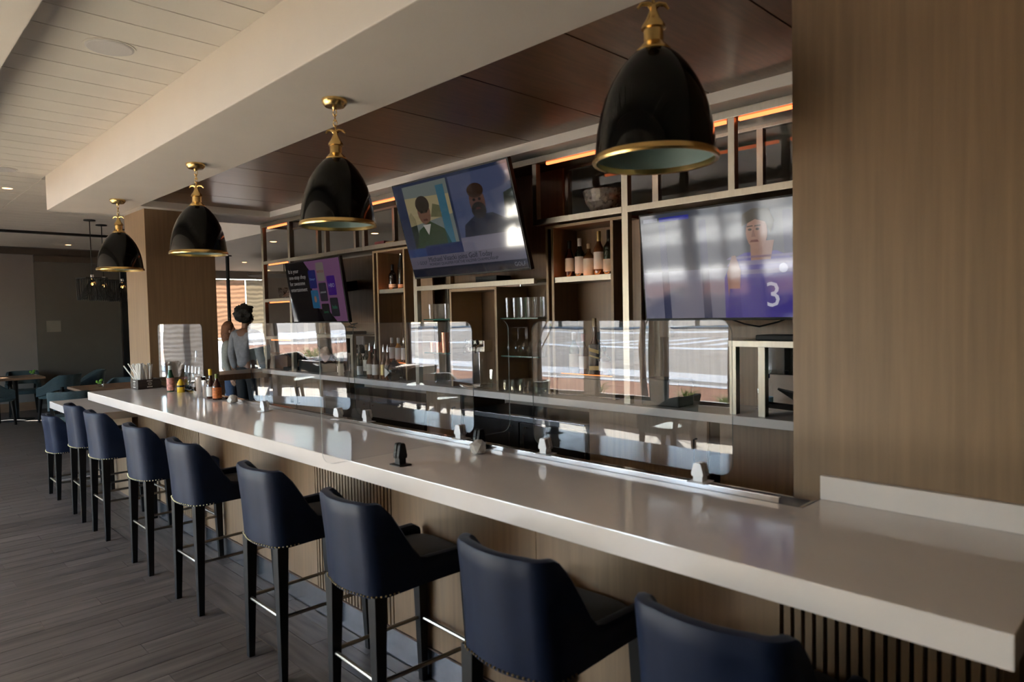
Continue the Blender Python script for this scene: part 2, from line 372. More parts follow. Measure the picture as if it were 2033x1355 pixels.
# dark bronze header band, sliding panel, jamb, base board of the far wall
struct(bx(0.3, 6.0, 15.90, 15.96, 3.0, 3.12).build('trim_7', mat('bronze_band', (0.075, 0.055, 0.042), 0.35, 0.3, var=0.1)))
sp = thing('sliding_panel', 'grey frosted sliding panel with brown track cover on the far wall', 'sliding door', (3.45, 15.88, 0))
bx(2.70, 4.16, 15.86, 15.90, 0.1, 2.88).build('panel', mat('frosted_grey_panel', (0.088, 0.078, 0.066), 0.4, var=0.03), sp, world=True)
bx(2.70, 4.3, 15.80, 15.90, 2.86, 2.99).build('track_cover', MATS['bronze_band'], sp, world=True)
bx(4.16, 4.185, 15.83, 15.90, 0.1, 2.86).build('edge_strip', CHROME, sp, world=True)
bx(4.19, 4.36, 15.82, 15.90, 0.0, 2.86).build('jamb', BLACKM, sp, world=True)
struct(bx(0.3, 2.7, 15.91, 15.95, 0.0, 0.16).build('baseboard_far', mat('wood_baseboard', (0.16, 0.095, 0.055), 0.5, var=0.1)))
n_ = bx(2.86, 3.10, 15.853, 15.858, 1.50, 1.72).build('notice_sheet', mat('paper', (0.17, 0.15, 0.125), 0.8, var=0.04)); tag(n_, 'small square paper notice stuck on the grey sliding panel', 'notice')
# ---- lounge dividing walls seen through the shelves
struct(bx(7.35, 8.5, 13.9, 14.1, 0, 2.8).build('wall_lounge', MATS['lounge_wall_paint']))

# ================================================================ OUTSIDE (seen mirrored in the screens)
ASPH = mat('asphalt', (0.088, 0.082, 0.079), 0.95, spec=0.05, var=0.16, scale=0.8, detail=8)
struct(bx(-120, 60, -80, 120, -0.35, -0.15).build('ground_road', ASPH))
CONC = mat('pale_concrete', (0.50, 0.48, 0.45), 0.9, spec=0.1, var=0.08, scale=2)
struct(bx(-9.6, -9.2, -60, 90, -0.2, 0.0).build('ground_kerb', CONC))
struct(bx(-4.75, -4.16, -60, 90, -0.2, 0.06).build('ground_ledge', CONC))
MULCH = mat('bark_mulch', (0.095, 0.040, 0.022), 0.95, spec=0.05, var=0.6, scale=22, bump=0.8)
struct(bx(-9.2, -4.75, -60, 90, -0.2, -0.01).build('ground_mulch', MULCH))
struct(bx(-13.3, -11.5, -60, 90, -0.2, -0.145).build('ground_walk', CONC))
PAINT = mat('road_paint', (0.75, 0.73, 0.68), 0.9, spec=0.1, var=0.06, scale=6)
for i, (xa, xb) in enumerate(((-25.5, -24.3), (-46.0, -43.2), (-62, -57))):
    tag(struct(bx(xa, xb, -60, 100, -0.152, -0.145).build('road_line', PAINT)))
for i in range(6):
    tag(struct(bx(-40.0+1.5*i, -27.5, 15+2.4*i, 15.9+2.4*i, -0.152, -0.145).build('crossing_bar', PAINT)))
GRS = mat('ornamental_grass', (0.14, 0.22, 0.05), 0.8, var=0.3, scale=5)
def tuft(h):
    b = MB()
    for i in range(46):
        a = random.uniform(0, 2*PI); l = random.uniform(0.5, 1)*h; o = random.uniform(0.1, 0.9)*h
        x, y = math.cos(a), math.sin(a); r0 = random.uniform(0, 0.06)
        p = [(x*r0, y*r0, 0), (x*(r0+o*0.35), y*(r0+o*0.35), l*0.7), (x*(r0+o), y*(r0+o), l*0.85)]
        b.tube(p, [0.006, 0.006, 0.001], 3)
    return b
tf = tuft(0.34).build('grass_tuft', GRS); tf.location = (-6.35, 5.6, -0.012)
tag(tf, 'green grass tuft in the mulch bed outside the street windows', 'plant', 'grass tufts outside the windows')
for (x, y) in ((-6.6, 6.5), (-6.2, 4.7), (-6.5, 8.4), (-5.6, 9.9), (-6.4, 11.4), (-6.1, 13.6), (-5.7, 7.4), (-6.6, 3.4)):
    t = tf.copy(); C.objects.link(t); t.location = (x, y, -0.012); t.rotation_euler = (0, 0, x*9+y); s = random.uniform(0.7, 1.15); t.scale = (s, s, s)
BARK = mat('young_bark', (0.13, 0.10, 0.075), 0.9, var=0.25, scale=12)
def tree(loc, h, seed):
    rnd = random.Random(seed); b = MB(); lf = MB()
    b.tube([(0,0,0), (0.02,0.01,h*0.3), (-0.03,0.03,h*0.6), (0.02,0,h)], [0.07, 0.06, 0.045, 0.012], 7)
    for i in range(26):
        z = h*rnd.uniform(0.22, 0.9); a = rnd.uniform(0, 2*PI); l = rnd.uniform(0.5, 1.1); e = (math.cos(a)*l*0.45, math.sin(a)*l*0.45, z+l)
        b.tube([(0, 0, z), (e[0]*0.5, e[1]*0.5, z+l*0.4), e], [0.016, 0.011, 0.003], 4)
        for q in range(3):
            t = rnd.uniform(0.4, 1); lf.sphere((e[0]*t, e[1]*t, z+l*t), 0.02, 5, 4)
    r = thing('young_tree', 'slender young street tree in the mulch bed with bare branches', 'tree', loc, 0, 'young trees outside the windows')
    b.build('trunk', BARK, r, smooth=True); lf.build('buds', mat('yellow_green_bud', (0.45, 0.42, 0.06), 0.8, var=0.1), r); return r
for i, l in enumerate(((-5.9, 6.9, -0.012), (-5.9, 9.4, -0.012), (-6.0, 14.5, -0.012), (-5.9, 2.0, -0.012))): tree(l, 3.6, i)
CROWN = mat('tree_crown_leaves', (0.06, 0.09, 0.035), 0.9, var=0.5, scale=3)
for i in range(13):
    b = MB(); rnd = random.Random(i)
    for k in range(26): b.sphere((rnd.uniform(-3, 3), rnd.uniform(-3.0, 3.0), rnd.uniform(2.0, 8.0)), rnd.uniform(1.2, 1.7), 8, 6)
    r = thing('street_tree', 'tall leafy tree in the row across the street', 'tree', (-62+rnd.uniform(-2, 2), -28+9.5*i, -0.15), 0, 'trees across the street')
    b.build('crown', CROWN, r); MB().tube([(0,0,0), (0,0,3)], 0.25, 8).build('trunk', BARK, r)
# ================================================================ THE BAR
bar = thing('serving_bar', 'oak panelled bar base with fluted slat bays and stainless kickplate', 'bar', (1.95, 3.4, 0))
bx(1.90, 2.10, 0.32, 6.75, 0.0, 1.0).build('carcass', VEND, bar, world=True)
bx(1.872, 1.90, 0.32, 6.75, 0.0, 0.143).build('kickplate', STAIN, bar, world=True)
bx(1.866, 1.90, 0.32, 6.75, 0.143, 0.150).build('edge_strip', mat('brown_edge_strip', (0.06, 0.03, 0.018), 0.5, var=0.1), bar, world=True)
slat_me = None
for (ya, yb) in ((0.33, 0.84), (2.775, 3.525), (5.28, 6.02)):
    bx(1.892, 1.90, ya, yb, 0.15, 1.0).build('slat_backing', mat('slat_groove', (0.035, 0.022, 0.014), 0.8, var=0.1), bar, world=True)
    n = round((yb-ya)/0.030); p = (yb-ya)/n
    for i in range(n):
        if slat_me is None:
            so_ = bx(1.872, 1.893, ya, ya+0.0185, 0.15, 1.0).build('slat', VEN, bar, world=True); slat_me = so_.data; base = ya; continue
        o = bpy.data.objects.new('slat', slat_me); C.objects.link(o); o.parent = bar; o.location = (0, ya+i*p-base, 0)
for (ya, yb) in ((0.843, 1.80), (1.803, 2.772), (3.528, 4.40), (4.403, 5.277), (6.023, 6.75)):
    bx(1.876, 1.90, ya, yb, 0.15, 1.0).build('veneer_panel', VEN, bar, world=True)
ct = thing('bar_counter', 'long white quartz bar counter with thick mitred edge and low upstand', 'counter', (1.85, 3.5, 1.0))
MB().prism([(1.50, 0.236), (2.2, 0.236), (2.2, 0.845), (2.045, 0.845), (2.045, 6.79), (1.50, 6.79)], 2, 1.005, 1.075).build('slab', QUARTZ, ct, world=True, bevel=0.003)
bx(2.175, 2.198, -0.6, 0.845, 1.0755, 1.150).build('upstand', QUARTZ, ct, world=True, bevel=0.002)
dr = thing('drip_rail', 'stainless drip rail running along the back of the white counter', 'rail', (2.12, 3.8, 1.0))
bx(2.047, 2.062, 0.92, 6.79, 1.0, 1.094).build('front_lip', CHROME, dr, world=True, bevel=0.002)
bx(2.062, 2.19, 0.86, 6.79, 1.0, 1.01).build('trough', CHROME, dr, world=True)
bx(2.185, 2.198, 0.86, 6.79, 1.01, 1.062).build('back_lip', CHROME, dr, world=True)
bx(2.062, 2.185, 0.855, 0.865, 1.01, 1.07).build('end_lip', CHROME, dr, world=True)
lc = thing('low_counter', 'lower white quartz counter section beyond the end of the bar', 'counter', (1.85, 7.6, 0))
bx(1.52, 2.19, 6.95, 8.46, 0.79, 0.86).build('slab', QUARTZ, lc, world=True, bevel=0.003)
bx(1.90, 2.15, 7.02, 8.35, 0.0, 0.79).build('base', VEN, lc, world=True)

# ---------------------------------------------------------------- bar stools
def shell(hw_f, hw_r, xf, xr, ztop_r, ztop_f, zb_r, zb_f, th, drop0, drop1, lean, cr=0.10, gap=None):
    """wrap-around upholstered back: list of stations along the plan path, lofted outer / top / inner"""
    pts = []
    N1, N2, N3 = 12, 7, 8
    for i in range(N1): t = i/N1; pts.append((xf+(xr+cr-xf)*t, hw_f+(hw_r-hw_f)*t))
    for i in range(N2): a = PI/2*i/N2; pts.append((xr+cr-cr*math.sin(a), hw_r-cr+cr*math.cos(a)))
    for i in range(N3+1): t = i/N3; y = (hw_r-cr)*(1-2*t); pts.append((xr-0.02*(1-(y/(hw_r-cr))**2), y))
    half = pts[:N1+N2]; pts = pts + [(x, -y) for x, y in reversed(half)]
    b = MB(); M = 8; rows = []
    for k, (x, y) in enumerate(pts):
        a = Vector(pts[max(0, k-1)]); c = Vector(pts[min(len(pts)-1, k+1)]); t = (c-a).normalized(); nrm = Vector((t.y, -t.x))
        if nrm.dot(Vector((x-(xf*0.4), y))) < 0: nrm = -nrm
        w = smoothstep(drop0, drop1, x)           # 0 at the rear, 1 on the arms
        zt = ztop_r+(ztop_f-ztop_r)*w; zb = zb_r+(zb_f-zb_r)*smoothstep(xr, xf, x)
        if k in (0, len(pts)-1): zt -= 0.02
        row = []
        def pt(off, z):
            ln = lean*(z-zb_r)/(ztop_r-zb_r)*(1-w)
            return (x+nrm.x*off-ln, y+nrm.y*off, z)
        for j in range(M+1):
            z = zb+(zt-0.015-zb)*j/M; row.append(pt(-0.004*(1-abs(2*j/M-1)), z))
        row += [pt(-0.006, zt-0.004), pt(-th*0.5, zt), pt(-th+0.006, zt-0.004)]
        for j in range(M+1):
            z = zt-0.015+(zb-zt+0.015)*j/M; row.append(pt(-th, z))
        rows.append(row)
    L = len(rows[0])
    for row in rows: b.v += row
    for k in range(len(rows)-1):
        for j in range(L):
            j2 = (j+1) % L; b.f.append((k*L+j, k*L+j2, (k+1)*L+j2, (k+1)*L+j))
    b.f.append(tuple(range(L))); b.f.append(tuple((len(rows)-1)*L+j for j in reversed(range(L))))
    return b, pts
def cushion(x0, x1, hw, z0, z1, dome=0.012):
    b = MB(); n = 28; rings = [(0.97, z0), (1.0, z0+0.25*(z1-z0)), (1.0, z0+0.7*(z1-z0)), (0.96, z1-0.004), (0.8, z1+dome*0.5), (0.4, z1+dome), (0.02, z1+dome*1.1)]
    cx, hx = (x0+x1)/2, (x1-x0)/2
    for s, z in rings:
        for i in range(n):
            a = 2*PI*i/n; c, d = math.cos(a), math.sin(a); e = 0.45
            b.v.append((cx+hx*s*math.copysign(abs(c)**e, c), hw*s*math.copysign(abs(d)**e, d), z))
    for k in range(len(rings)-1):
        for i in range(n): j = (i+1) % n; b.f.append((k*n+i, k*n+j, (k+1)*n+j, (k+1)*n+i))
    b.f.append(tuple(reversed(range(n)))); b.f.append(tuple((len(rings)-1)*n+i for i in range(n)))
    return b
def make_stool(name, label, cat, dz=0.0, group=None):
    """dz lowers the whole upper part for the low stool"""
    t = thing(name, label, cat, group=group); s = 0.63-dz
    sh, pts = shell(0.225, 0.20, 0.215, -0.265, 0.985-dz, 0.735-dz, 0.622-dz, 0.645-dz, 0.045, -0.205, -0.03, 0.03, cr=0.08)
    sh.build('backrest', NAVY, t, smooth=True)
    cushion(-0.215, 0.228, 0.185, 0.635-dz, 0.70-dz).build('seat', NAVYS, t, smooth=True)
    bx(-0.20, 0.222, -0.19, 0.19, 0.622-dz, 0.645-dz).build('seat_frame', ESPR, t, bevel=0.004)
    for x, y, sx in ((-0.225, 0.165, -1), (-0.225, -0.165, -1), (0.205, 0.175, 1), (0.205, -0.175, 1)):
        MB().frustum((x-0.012*(sx < 0)+0.012*(sx > 0), y*1.07, 0.0), 0.0155, (x, y, s), 0.027).build('leg', ESPR, t, bevel=0.003)
    zf = 0.30 if dz < 0.1 else 0.16; r = 0.03; q = []
    for cx, cy, a0 in ((-0.205, 0.15, PI/2), (-0.205, -0.15, PI), (0.18, -0.155, 1.5*PI), (0.18, 0.155, 2*PI)):
        for i in range(5): a = a0+PI/2*i/4; q.append((cx+r*math.cos(a)*1.0, cy+r*math.sin(a), zf))
    MB().tube(q, 0.009, 8, closed=True).build('footrest', mat('dark_nickel', (0.30, 0.275, 0.24), 0.32, 1.0, var=0.03), t, smooth=True)
    nb = MB(); acc = 0; last = None
    for k in range(len(pts)-1):
        a, c = Vector(pts[k]), Vector(pts[k+1])
        if max(a.x, c.x) > -0.12: last = None; continue
        L = (c-a).length; u = acc
        while u < L:
            p = a+(c-a)*(u/L); nb.sphere((p.x*1.012, p.y*1.012, 0.631-dz), 0.0042, 6, 4); u += 0.0175
        acc = u-L
    tag(nb.build('nailhead_trim', mat('antique_brass_nails', (0.34, 0.26, 0.13), 0.35, 1.0, var=0.05), t), kind='stuff')
    return t
SL = {0: 'navy leather bar stool nearest the camera, cut off at the picture bottom',
      1: 'second navy leather bar stool from the near end of the bar',
      2: 'third navy leather bar stool from the near end, whole seat cushion in view',
      3: 'fourth navy leather bar stool from the near end, beside the fluted bay',
      4: 'fifth navy leather bar stool from the near end of the bar',
      5: 'sixth navy leather bar stool from the near end of the bar',
      6: 'seventh navy leather bar stool, second last at the high counter',
      7: 'farthest full-height navy leather bar stool, at the end of the high counter'}
GS = 'navy bar stools along the counter'
st0 = make_stool('bar_stool', SL[0], 'stool', group=GS)
SY = [(0.80, 0.05), (1.47, 0.02), (2.33, -0.03), (3.14, 0.0), (4.16, 0.01), (5.03, 0.0), (6.06, 0.01), (6.745, -0.03)]
for i, (y, rz) in enumerate(SY):
    if i == 0: st0.location = (1.625, y, 0); st0.rotation_euler = (0, 0, rz)
    else: copy_tree(st0, (1.625, y, 0), rz, SL[i], GS)
lo = make_stool('low_stool', 'shorter navy leather stool pulled up to the lower counter', 'stool', dz=0.185)
lo.location = (1.64, 7.77, 0)

# ---------------------------------------------------------------- dome pendants
def make_pendant():
    t = thing('dome_pendant', '', 'pendant lamp')
    MB().lathe([(0.064, 0.0), (0.066, -0.006), (0.062, -0.022), (0.05, -0.036), (0.014, -0.04), (0.010, -0.052)], 28).build('canopy', BRASS, t, smooth=True)
    lm = None
    for i in range(4):
        z = -0.066-0.027*i; q = []
        for k in range(12):
            a = 2*PI*k/12; x, zz = 0.0095*math.cos(a), 0.019*math.sin(a)
            q.append((x, 0, z+zz) if i % 2 == 0 else (0, x, z+zz))
        MB().tube(q, 0.0026, 6, closed=True).build('chain_link', BRASS, t, smooth=True)
    h = MB()
    h.tube([(-0.05, 0, -0.172), (-0.038, 0, -0.158), (-0.018, 0, -0.156), (0, 0, -0.165), (0.018, 0, -0.156), (0.038, 0, -0.158), (0.05, 0, -0.172)], [0.004, 0.007, 0.008, 0.010, 0.008, 0.007, 0.004], 8)
    h.tube([(0, 0, -0.185), (-0.016, 0, -0.165), (0, 0, -0.145), (0.016, 0, -0.165)], 0.0035, 6, closed=True)
    h.build('hook', BRASS, t, smooth=True)
    MB().lathe([(0.010, -0.16), (0.013, -0.18), (0.024, -0.205), (0.037, -0.225), (0.038, -0.234), (0.031, -0.238), (0.031, -0.275), (0.040, -0.285), (0.054, -0.300), (0.054, -0.306)], 24).build('neck', BRASS, t, smooth=True)
    prof = [(0.050, -0.303), (0.062, -0.310), (0.084, -0.330), (0.112, -0.365), (0.136, -0.405), (0.156, -0.45), (0.171, -0.50), (0.181, -0.55), (0.187, -0.60), (0.190, -0.632)]
    inn = [(r-0.006, z-0.002) for r, z in prof]
    MB().lathe(prof, 48, cap=False).build('shade', BLACKG, t, smooth=True)
    MB().lathe(list(reversed(inn)), 48, cap=False).build('shade_lining', TEALIN, t, smooth=True)
    MB().lathe([(0.1905, -0.628), (0.196, -0.634), (0.199, -0.645), (0.196, -0.652), (0.185, -0.650), (0.1845, -0.628)], 48, cap=False).build('rim_band', BRASS, t, smooth=True)
    MB().lathe([(0.025, -0.31), (0.03, -0.36), (0.03, -0.42), (0.02, -0.43)], 16).build('socket', mat('white_socket', (0.7, 0.7, 0.68), 0.5, var=0.02), t, smooth=True)
    return t
GP = 'black dome pendants over the bar'
PL = ['large black and brass dome pendant nearest the camera', 'black and brass dome pendant second from the camera', 'black and brass dome pendant in front of the far oak column', 'smallest farthest black and brass dome pendant beside the far oak column']
pd = make_pendant()
for i, (x, y) in enumerate(((1.865, 1.235), (1.865, 3.17), (1.865, 5.105), (1.865, 7.04))):
    if i == 0: pd.location = (x, y, 2.8); tag(pd, PL[0], None, GP); pd.rotation_euler = (0, 0, -0.7)
    else: copy_tree(pd, (x, y, 2.8), -0.7, PL[i], GP)

# ---------------------------------------------------------------- clear acrylic screens on the counter
def rounded(x0, x1, z0, z1, r, n=6):
    P = []
    for cx, cz, a0 in ((x1-r, z0+r, -PI/2), (x1-r, z1-r, 0), (x0+r, z1-r, PI/2), (x0+r, z0+r, PI)):
        for i in range(n+1): a = a0+PI/2*i/n; P.append((cx+r*math.cos(a), cz+r*math.sin(a)))
    return P
def clamp(col, sx):
    """wedge clamp: foot plate, block, jaws either side of the sheet; sheet lies in local YZ plane"""
    b = MB().box(-0.035, 0.035, -0.03, 0.03, 0.0, 0.004).box(-0.017, 0.017, -0.016, 0.016, 0.004, 0.04)
    b.prism([(-0.019, 0.032), (0.019, 0.032), (0.021, 0.045), (0.013, 0.098), (0.008, 0.104), (-0.008, 0.104), (-0.013, 0.098), (-0.021, 0.045)], 0, 0.0036, 0.020)
    b.prism([(-0.019, 0.032), (0.019, 0.032), (0.021, 0.045), (0.013, 0.098), (0.008, 0.104), (-0.008, 0.104), (-0.013, 0.098), (-0.021, 0.045)], 0, -0.020, -0.0036)
    return b
def make_screen(label, loc, rz, width, zlo, zhi, clamps, col, tilt=0.0, r=0.045):
    t = thing('acrylic_screen', label, 'screen', loc, rz, 'clear acrylic screens on the counter'); t.rotation_euler = (0, tilt, rz)
    poly = rounded(-width/2, width/2, zlo, zhi, r)
    sh = MB().prism(poly, 0, -0.002, 0.002).build('sheet', ACRYL, t)
    sh.data.materials.append(ACRED)
    for p in sh.data.polygons:
        if abs(p.normal.x) < 0.5: p.material_index = 1
    for y in clamps:
        cb_ = clamp(col, 1)
        if col == 'w': cb_.v = [(a*1.0, c*1.12, z*0.64) for a, c, z in cb_.v]
        else: cb_.v = [(a, c, z*0.85) for a, c, z in cb_.v]
        o = cb_.build('clamp', CLAMPW if col == 'w' else BLACKM, t, bevel=0.0015); o.location = (0, y, 0)
    return t
zc = 1.0755; zr = 1.0945
make_screen('clear acrylic screen on the counter edge nearest the camera, mirroring the street', (2.062, 1.53, zr), 0, 0.90, 0.035, 0.55, (0.385, -0.33), 'w', 0.0)
make_screen('clear acrylic screen in front of the beer tap, mirroring a young tree', (2.062, 2.87, zr), 0, 1.02, 0.035, 0.55, (0.39, -0.41), 'w', 0.0)
make_screen('slanting clear acrylic screen in front of the stacked wine bottles', (2.005, 3.93, zc+0.004), math.radians(10), 0.95, 0.06, 0.57, (0.36, -0.36), 'w', math.radians(-3))
make_screen('hazy clear acrylic screen before the far oak column', (2.03, 6.08, zc), 0, 1.05, 0.06, 0.57, (0.02, -0.52), 'b', 0.0)
make_screen('clear acrylic divider set crosswise on the counter in black clamps', (1.735, 2.285, zc), PI/2, 0.97, 0.055, 0.575, (0.14, -0.29), 'b', 0.0)

# ---------------------------------------------------------------- things on the counter
GLASSY = thinglass('thick_glass', (0.975, 0.98, 0.98), 1.6)
def rock(label, loc, s, seed):
    bm = bmesh.new(); bmesh.ops.create_icosphere(bm, subdivisions=2, radius=1.0); rnd = random.Random(seed)
    for v in bm.verts:
        k = 0.82+0.3*noise.noise(v.co*1.7+Vector((seed*3.1, 0, 0)))
        v.co = Vector((v.co.x*k*s, v.co.y*k*s, max(-0.55, v.co.z*k)*s*0.95+0.55*s))
    zmin = min(v.co.z for v in bm.verts)
    for v in bm.verts: v.co.z -= zmin
    me = bpy.data.meshes.new('crystal_votive'); bm.to_mesh(me); bm.free()
    m = mat('frosted_crystal', (0.85, 0.80, 0.74), 0.12, spec=0.8, var=0.2, scale=25, trans=0.5); m.node_tree.nodes['Principled BSDF'].inputs['Transmission Weight'].default_value = 0.3
    me.materials.append(m)
    o = bpy.data.objects.new('crystal_votive', me); C.objects.link(o); o.location = loc; return tag(o, label, 'votive')
rock('chunky clear crystal votive beside the black clamp on the counter', (1.95, 2.21, zc), 0.045, 1)
rock('small clear crystal votive behind the hot sauce bottles', (2.0, 4.93, zc), 0.045, 5)
# straw and napkin box
bxn = thing('straw_caddy', 'dark wooden bar caddy full of white straws with a white printed emblem', 'caddy', (1.93, 6.66, zc), 0.12)
DKW = mat('dark_walnut_box', (0.035, 0.022, 0.016), 0.5, var=0.4, scale=6, stretch=(1, 1, 10))
b = MB().box(-0.10, 0.10, -0.075, 0.075, 0, 0.008).box(-0.10, 0.10, -0.075, -0.067, 0, 0.085).box(-0.10, 0.10, 0.067, 0.075, 0, 0.085).box(-0.10, -0.092, -0.067, 0.067, 0, 0.085).box(0.092, 0.10, -0.067, 0.067, 0, 0.085)
b.build('box', DKW, bxn, bevel=0.001)
WPR = mat('white_print', (0.75, 0.73, 0.70), 0.6, var=0.02)
for face in (0, 1):
    e = MB()
    for rr, tt in ((0.017, 0.0022), (0.009, 0.002)):
        for i in range(18):
            a0, a1 = 2*PI*i/18, 2*PI*(i+1)/18
            P = [(math.cos(a)*q, 0.045+math.sin(a)*q*0.8) for a, q in ((a0, rr-tt), (a1, rr-tt), (a1, rr), (a0, rr))]
            e.q([(p[0], -0.0755, p[1]) if face == 0 else (-0.1005, p[0], p[1]) for p in P], [(0, 1, 2, 3)])
    for z in (0.070, 0.018):
        wd = 0.024
        for k in range(5):
            u0 = -wd+2*wd*k/5; P = [(u0, z-0.004), (u0+wd*0.3, z-0.004), (u0+wd*0.3, z+0.004), (u0, z+0.004)]
            e.q([(p[0], -0.0755, p[1]) if face == 0 else (-0.1005, p[0], p[1]) for p in P], [(0, 1, 2, 3)])
    e.build('emblem', WPR, bxn)
STRAW = mat('white_straw_paper', (0.72, 0.70, 0.68), 0.6, var=0.04)
for i in range(44):
    rnd = random.Random(i+50); x, y = rnd.uniform(-0.075, 0.03), rnd.uniform(-0.05, 0.05); lx, ly = rnd.uniform(-0.02, 0.02)+(-0.09 if i < 4 else 0), rnd.uniform(-0.015, 0.03)+(0.05 if i < 4 else 0)
    MB().tube([(x, y, 0.012), (x+lx, y+ly, 0.215+rnd.uniform(-0.01, 0.012))], 0.0058, 6).build('straw', STRAW, bxn)
# bottles
def bottle(name, label, cat, loc, prof, glass, parts=(), group=None, rz=0.0, n=18):
    t = thing(name, label, cat, loc, rz, group)
    MB().lathe(prof, n).build('glass_body', glass, t, smooth=True)
    for pn, pp, pm in parts: MB().lathe(pp, n, cap=pn not in ('label', 'band')).build(pn, pm, t, smooth=True)
    return t
def wineprof(h, r, hn=0.32, rn=0.0135):
    sh = h*(1-hn)
    return [(r*0.92, 0), (r, 0.006), (r, sh*0.86), (r*0.93, sh*0.93), (r*0.7, sh*1.0), (rn*1.25, sh*1.09), (rn, sh*1.16), (rn, h-0.006), (rn*1.1, h-0.004), (rn*1.05, h)]
def lab(r, z0, z1): return [(r+0.0006, z0), (r+0.0006, z1)]
DKGL = mat('dark_green_bottle_glass', (0.010, 0.016, 0.008), 0.08, spec=0.6, var=0.05)
BKGL = mat('black_bottle_glass', (0.008, 0.007, 0.007), 0.08, spec=0.6, var=0.05)
BRGL = mat('amber_bottle_glass', (0.10, 0.035, 0.010), 0.08, spec=0.6, var=0.1)
RDGL = mat('dark_red_bottle_glass', (0.045, 0.010, 0.006), 0.08, spec=0.6, var=0.1)
CRML = mat('cream_paper_label', (0.62, 0.58, 0.50), 0.7, var=0.05, scale=30)
WHTL = mat('white_paper_label', (0.72, 0.70, 0.68), 0.7, var=0.05, scale=30)
ORGL = mat('orange_printed_label', (0.45, 0.12, 0.02), 0.6, var=0.4, scale=60)
BKLB = mat('black_gold_label', (0.02, 0.018, 0.015), 0.5, var=0.2, scale=30)
GOLD = mat('gold_foil', (0.62, 0.47, 0.20), 0.35, 0.8, var=0.05)
YCAP = mat('yellow_cap', (0.70, 0.45, 0.02), 0.4, var=0.03)
BCAP = BLACKM
bottle('hot_sauce_bottle', 'hot sauce bottle with a yellow cap and white label', 'bottle', (2.0, 5.34, zc), [(0.029, 0), (0.031, 0.005), (0.031, 0.10), (0.024, 0.125), (0.013, 0.145), (0.011, 0.185)], RDGL, (('label', lab(0.031, 0.018, 0.092), WHTL), ('cap', [(0.0135, 0.178), (0.0135, 0.222), (0.011, 0.226)], YCAP)))
bottle('hot_sauce_bottle', 'reddish hot sauce bottle with an orange printed label', 'bottle', (2.0, 5.22, zc), [(0.031, 0), (0.033, 0.005), (0.033, 0.095), (0.025, 0.12), (0.012, 0.14), (0.011, 0.165)], RDGL, (('label', lab(0.033, 0.012, 0.094), ORGL), ('cap', [(0.0125, 0.16), (0.0125, 0.195)], mat('green_cap', (0.10, 0.14, 0.02), 0.4, var=0.03))))
bottle('cocktail_shaker', 'polished steel shaker cup standing by the hot sauce bottles', 'shaker', (2.0, 5.55, zc), [(0.026, 0), (0.028, 0.004), (0.042, 0.15), (0.043, 0.155), (0.040, 0.155), (0.026, 0.02)], CHROME)
bottle('cocktail_shaker', 'second narrow steel cup behind the shaker', 'shaker', (2.005, 5.45, zc), [(0.022, 0), (0.024, 0.004), (0.034, 0.135), (0.031, 0.135), (0.02, 0.02)], CHROME)
bottle('oil_bottle', 'tall clear glass bottle with long neck by the far screen', 'bottle', (2.13, 5.98, 1.041), [(0.048, 0), (0.05, 0.006), (0.05, 0.17), (0.04, 0.21), (0.015, 0.25), (0.012, 0.33)], GLASS, (('pourer', [(0.010, 0.325), (0.006, 0.36), (0.004, 0.375)], CHROME),))
bottle('hot_sauce_bottle', 'green capped sauce bottle with red and white label before the screen', 'bottle', (1.975, 6.16, zc), [(0.027, 0), (0.029, 0.004), (0.029, 0.12), (0.02, 0.15), (0.013, 0.19)], mat('green_sauce_glass', (0.03, 0.10, 0.05), 0.1, var=0.1), (('label', lab(0.029, 0.01, 0.118), mat('red_white_label', (0.55, 0.25, 0.22), 0.6, var=0.6, scale=40)), ('cap', [(0.014, 0.185), (0.014, 0.22)], mat('pale_blue_cap', (0.45, 0.52, 0.55), 0.4, var=0.02))))
bottle('mustard_bottle', 'squat yellow mustard bottle behind the sauce bottle', 'bottle', (2.01, 6.02, zc), [(0.028, 0), (0.03, 0.004), (0.03, 0.07), (0.02, 0.09), (0.008, 0.11)], YCAP, (('band', lab(0.03, 0.045, 0.06), BKLB),))
for i in range(5):
    bottle('pour_bottle', ('first', 'second', 'third', 'fourth', 'fifth')[i]+' slim bottle with chrome spout in the well behind the far screen', 'bottle', (2.26, 6.28+0.085*i, 0.95), wineprof(0.25, 0.034, 0.34), (BKGL, BRGL, BKGL, DKGL, RDGL)[i], (('spout', [(0.012, 0.25), (0.008, 0.28), (0.003, 0.31)], CHROME),), 'bottles in the speed well')
sw = bx(2.2, 2.34, 6.18, 6.72, 0.9, 0.95).build('speed_rail', BLACKM); tag(sw, 'black bottle well fixed behind the counter', 'rail')
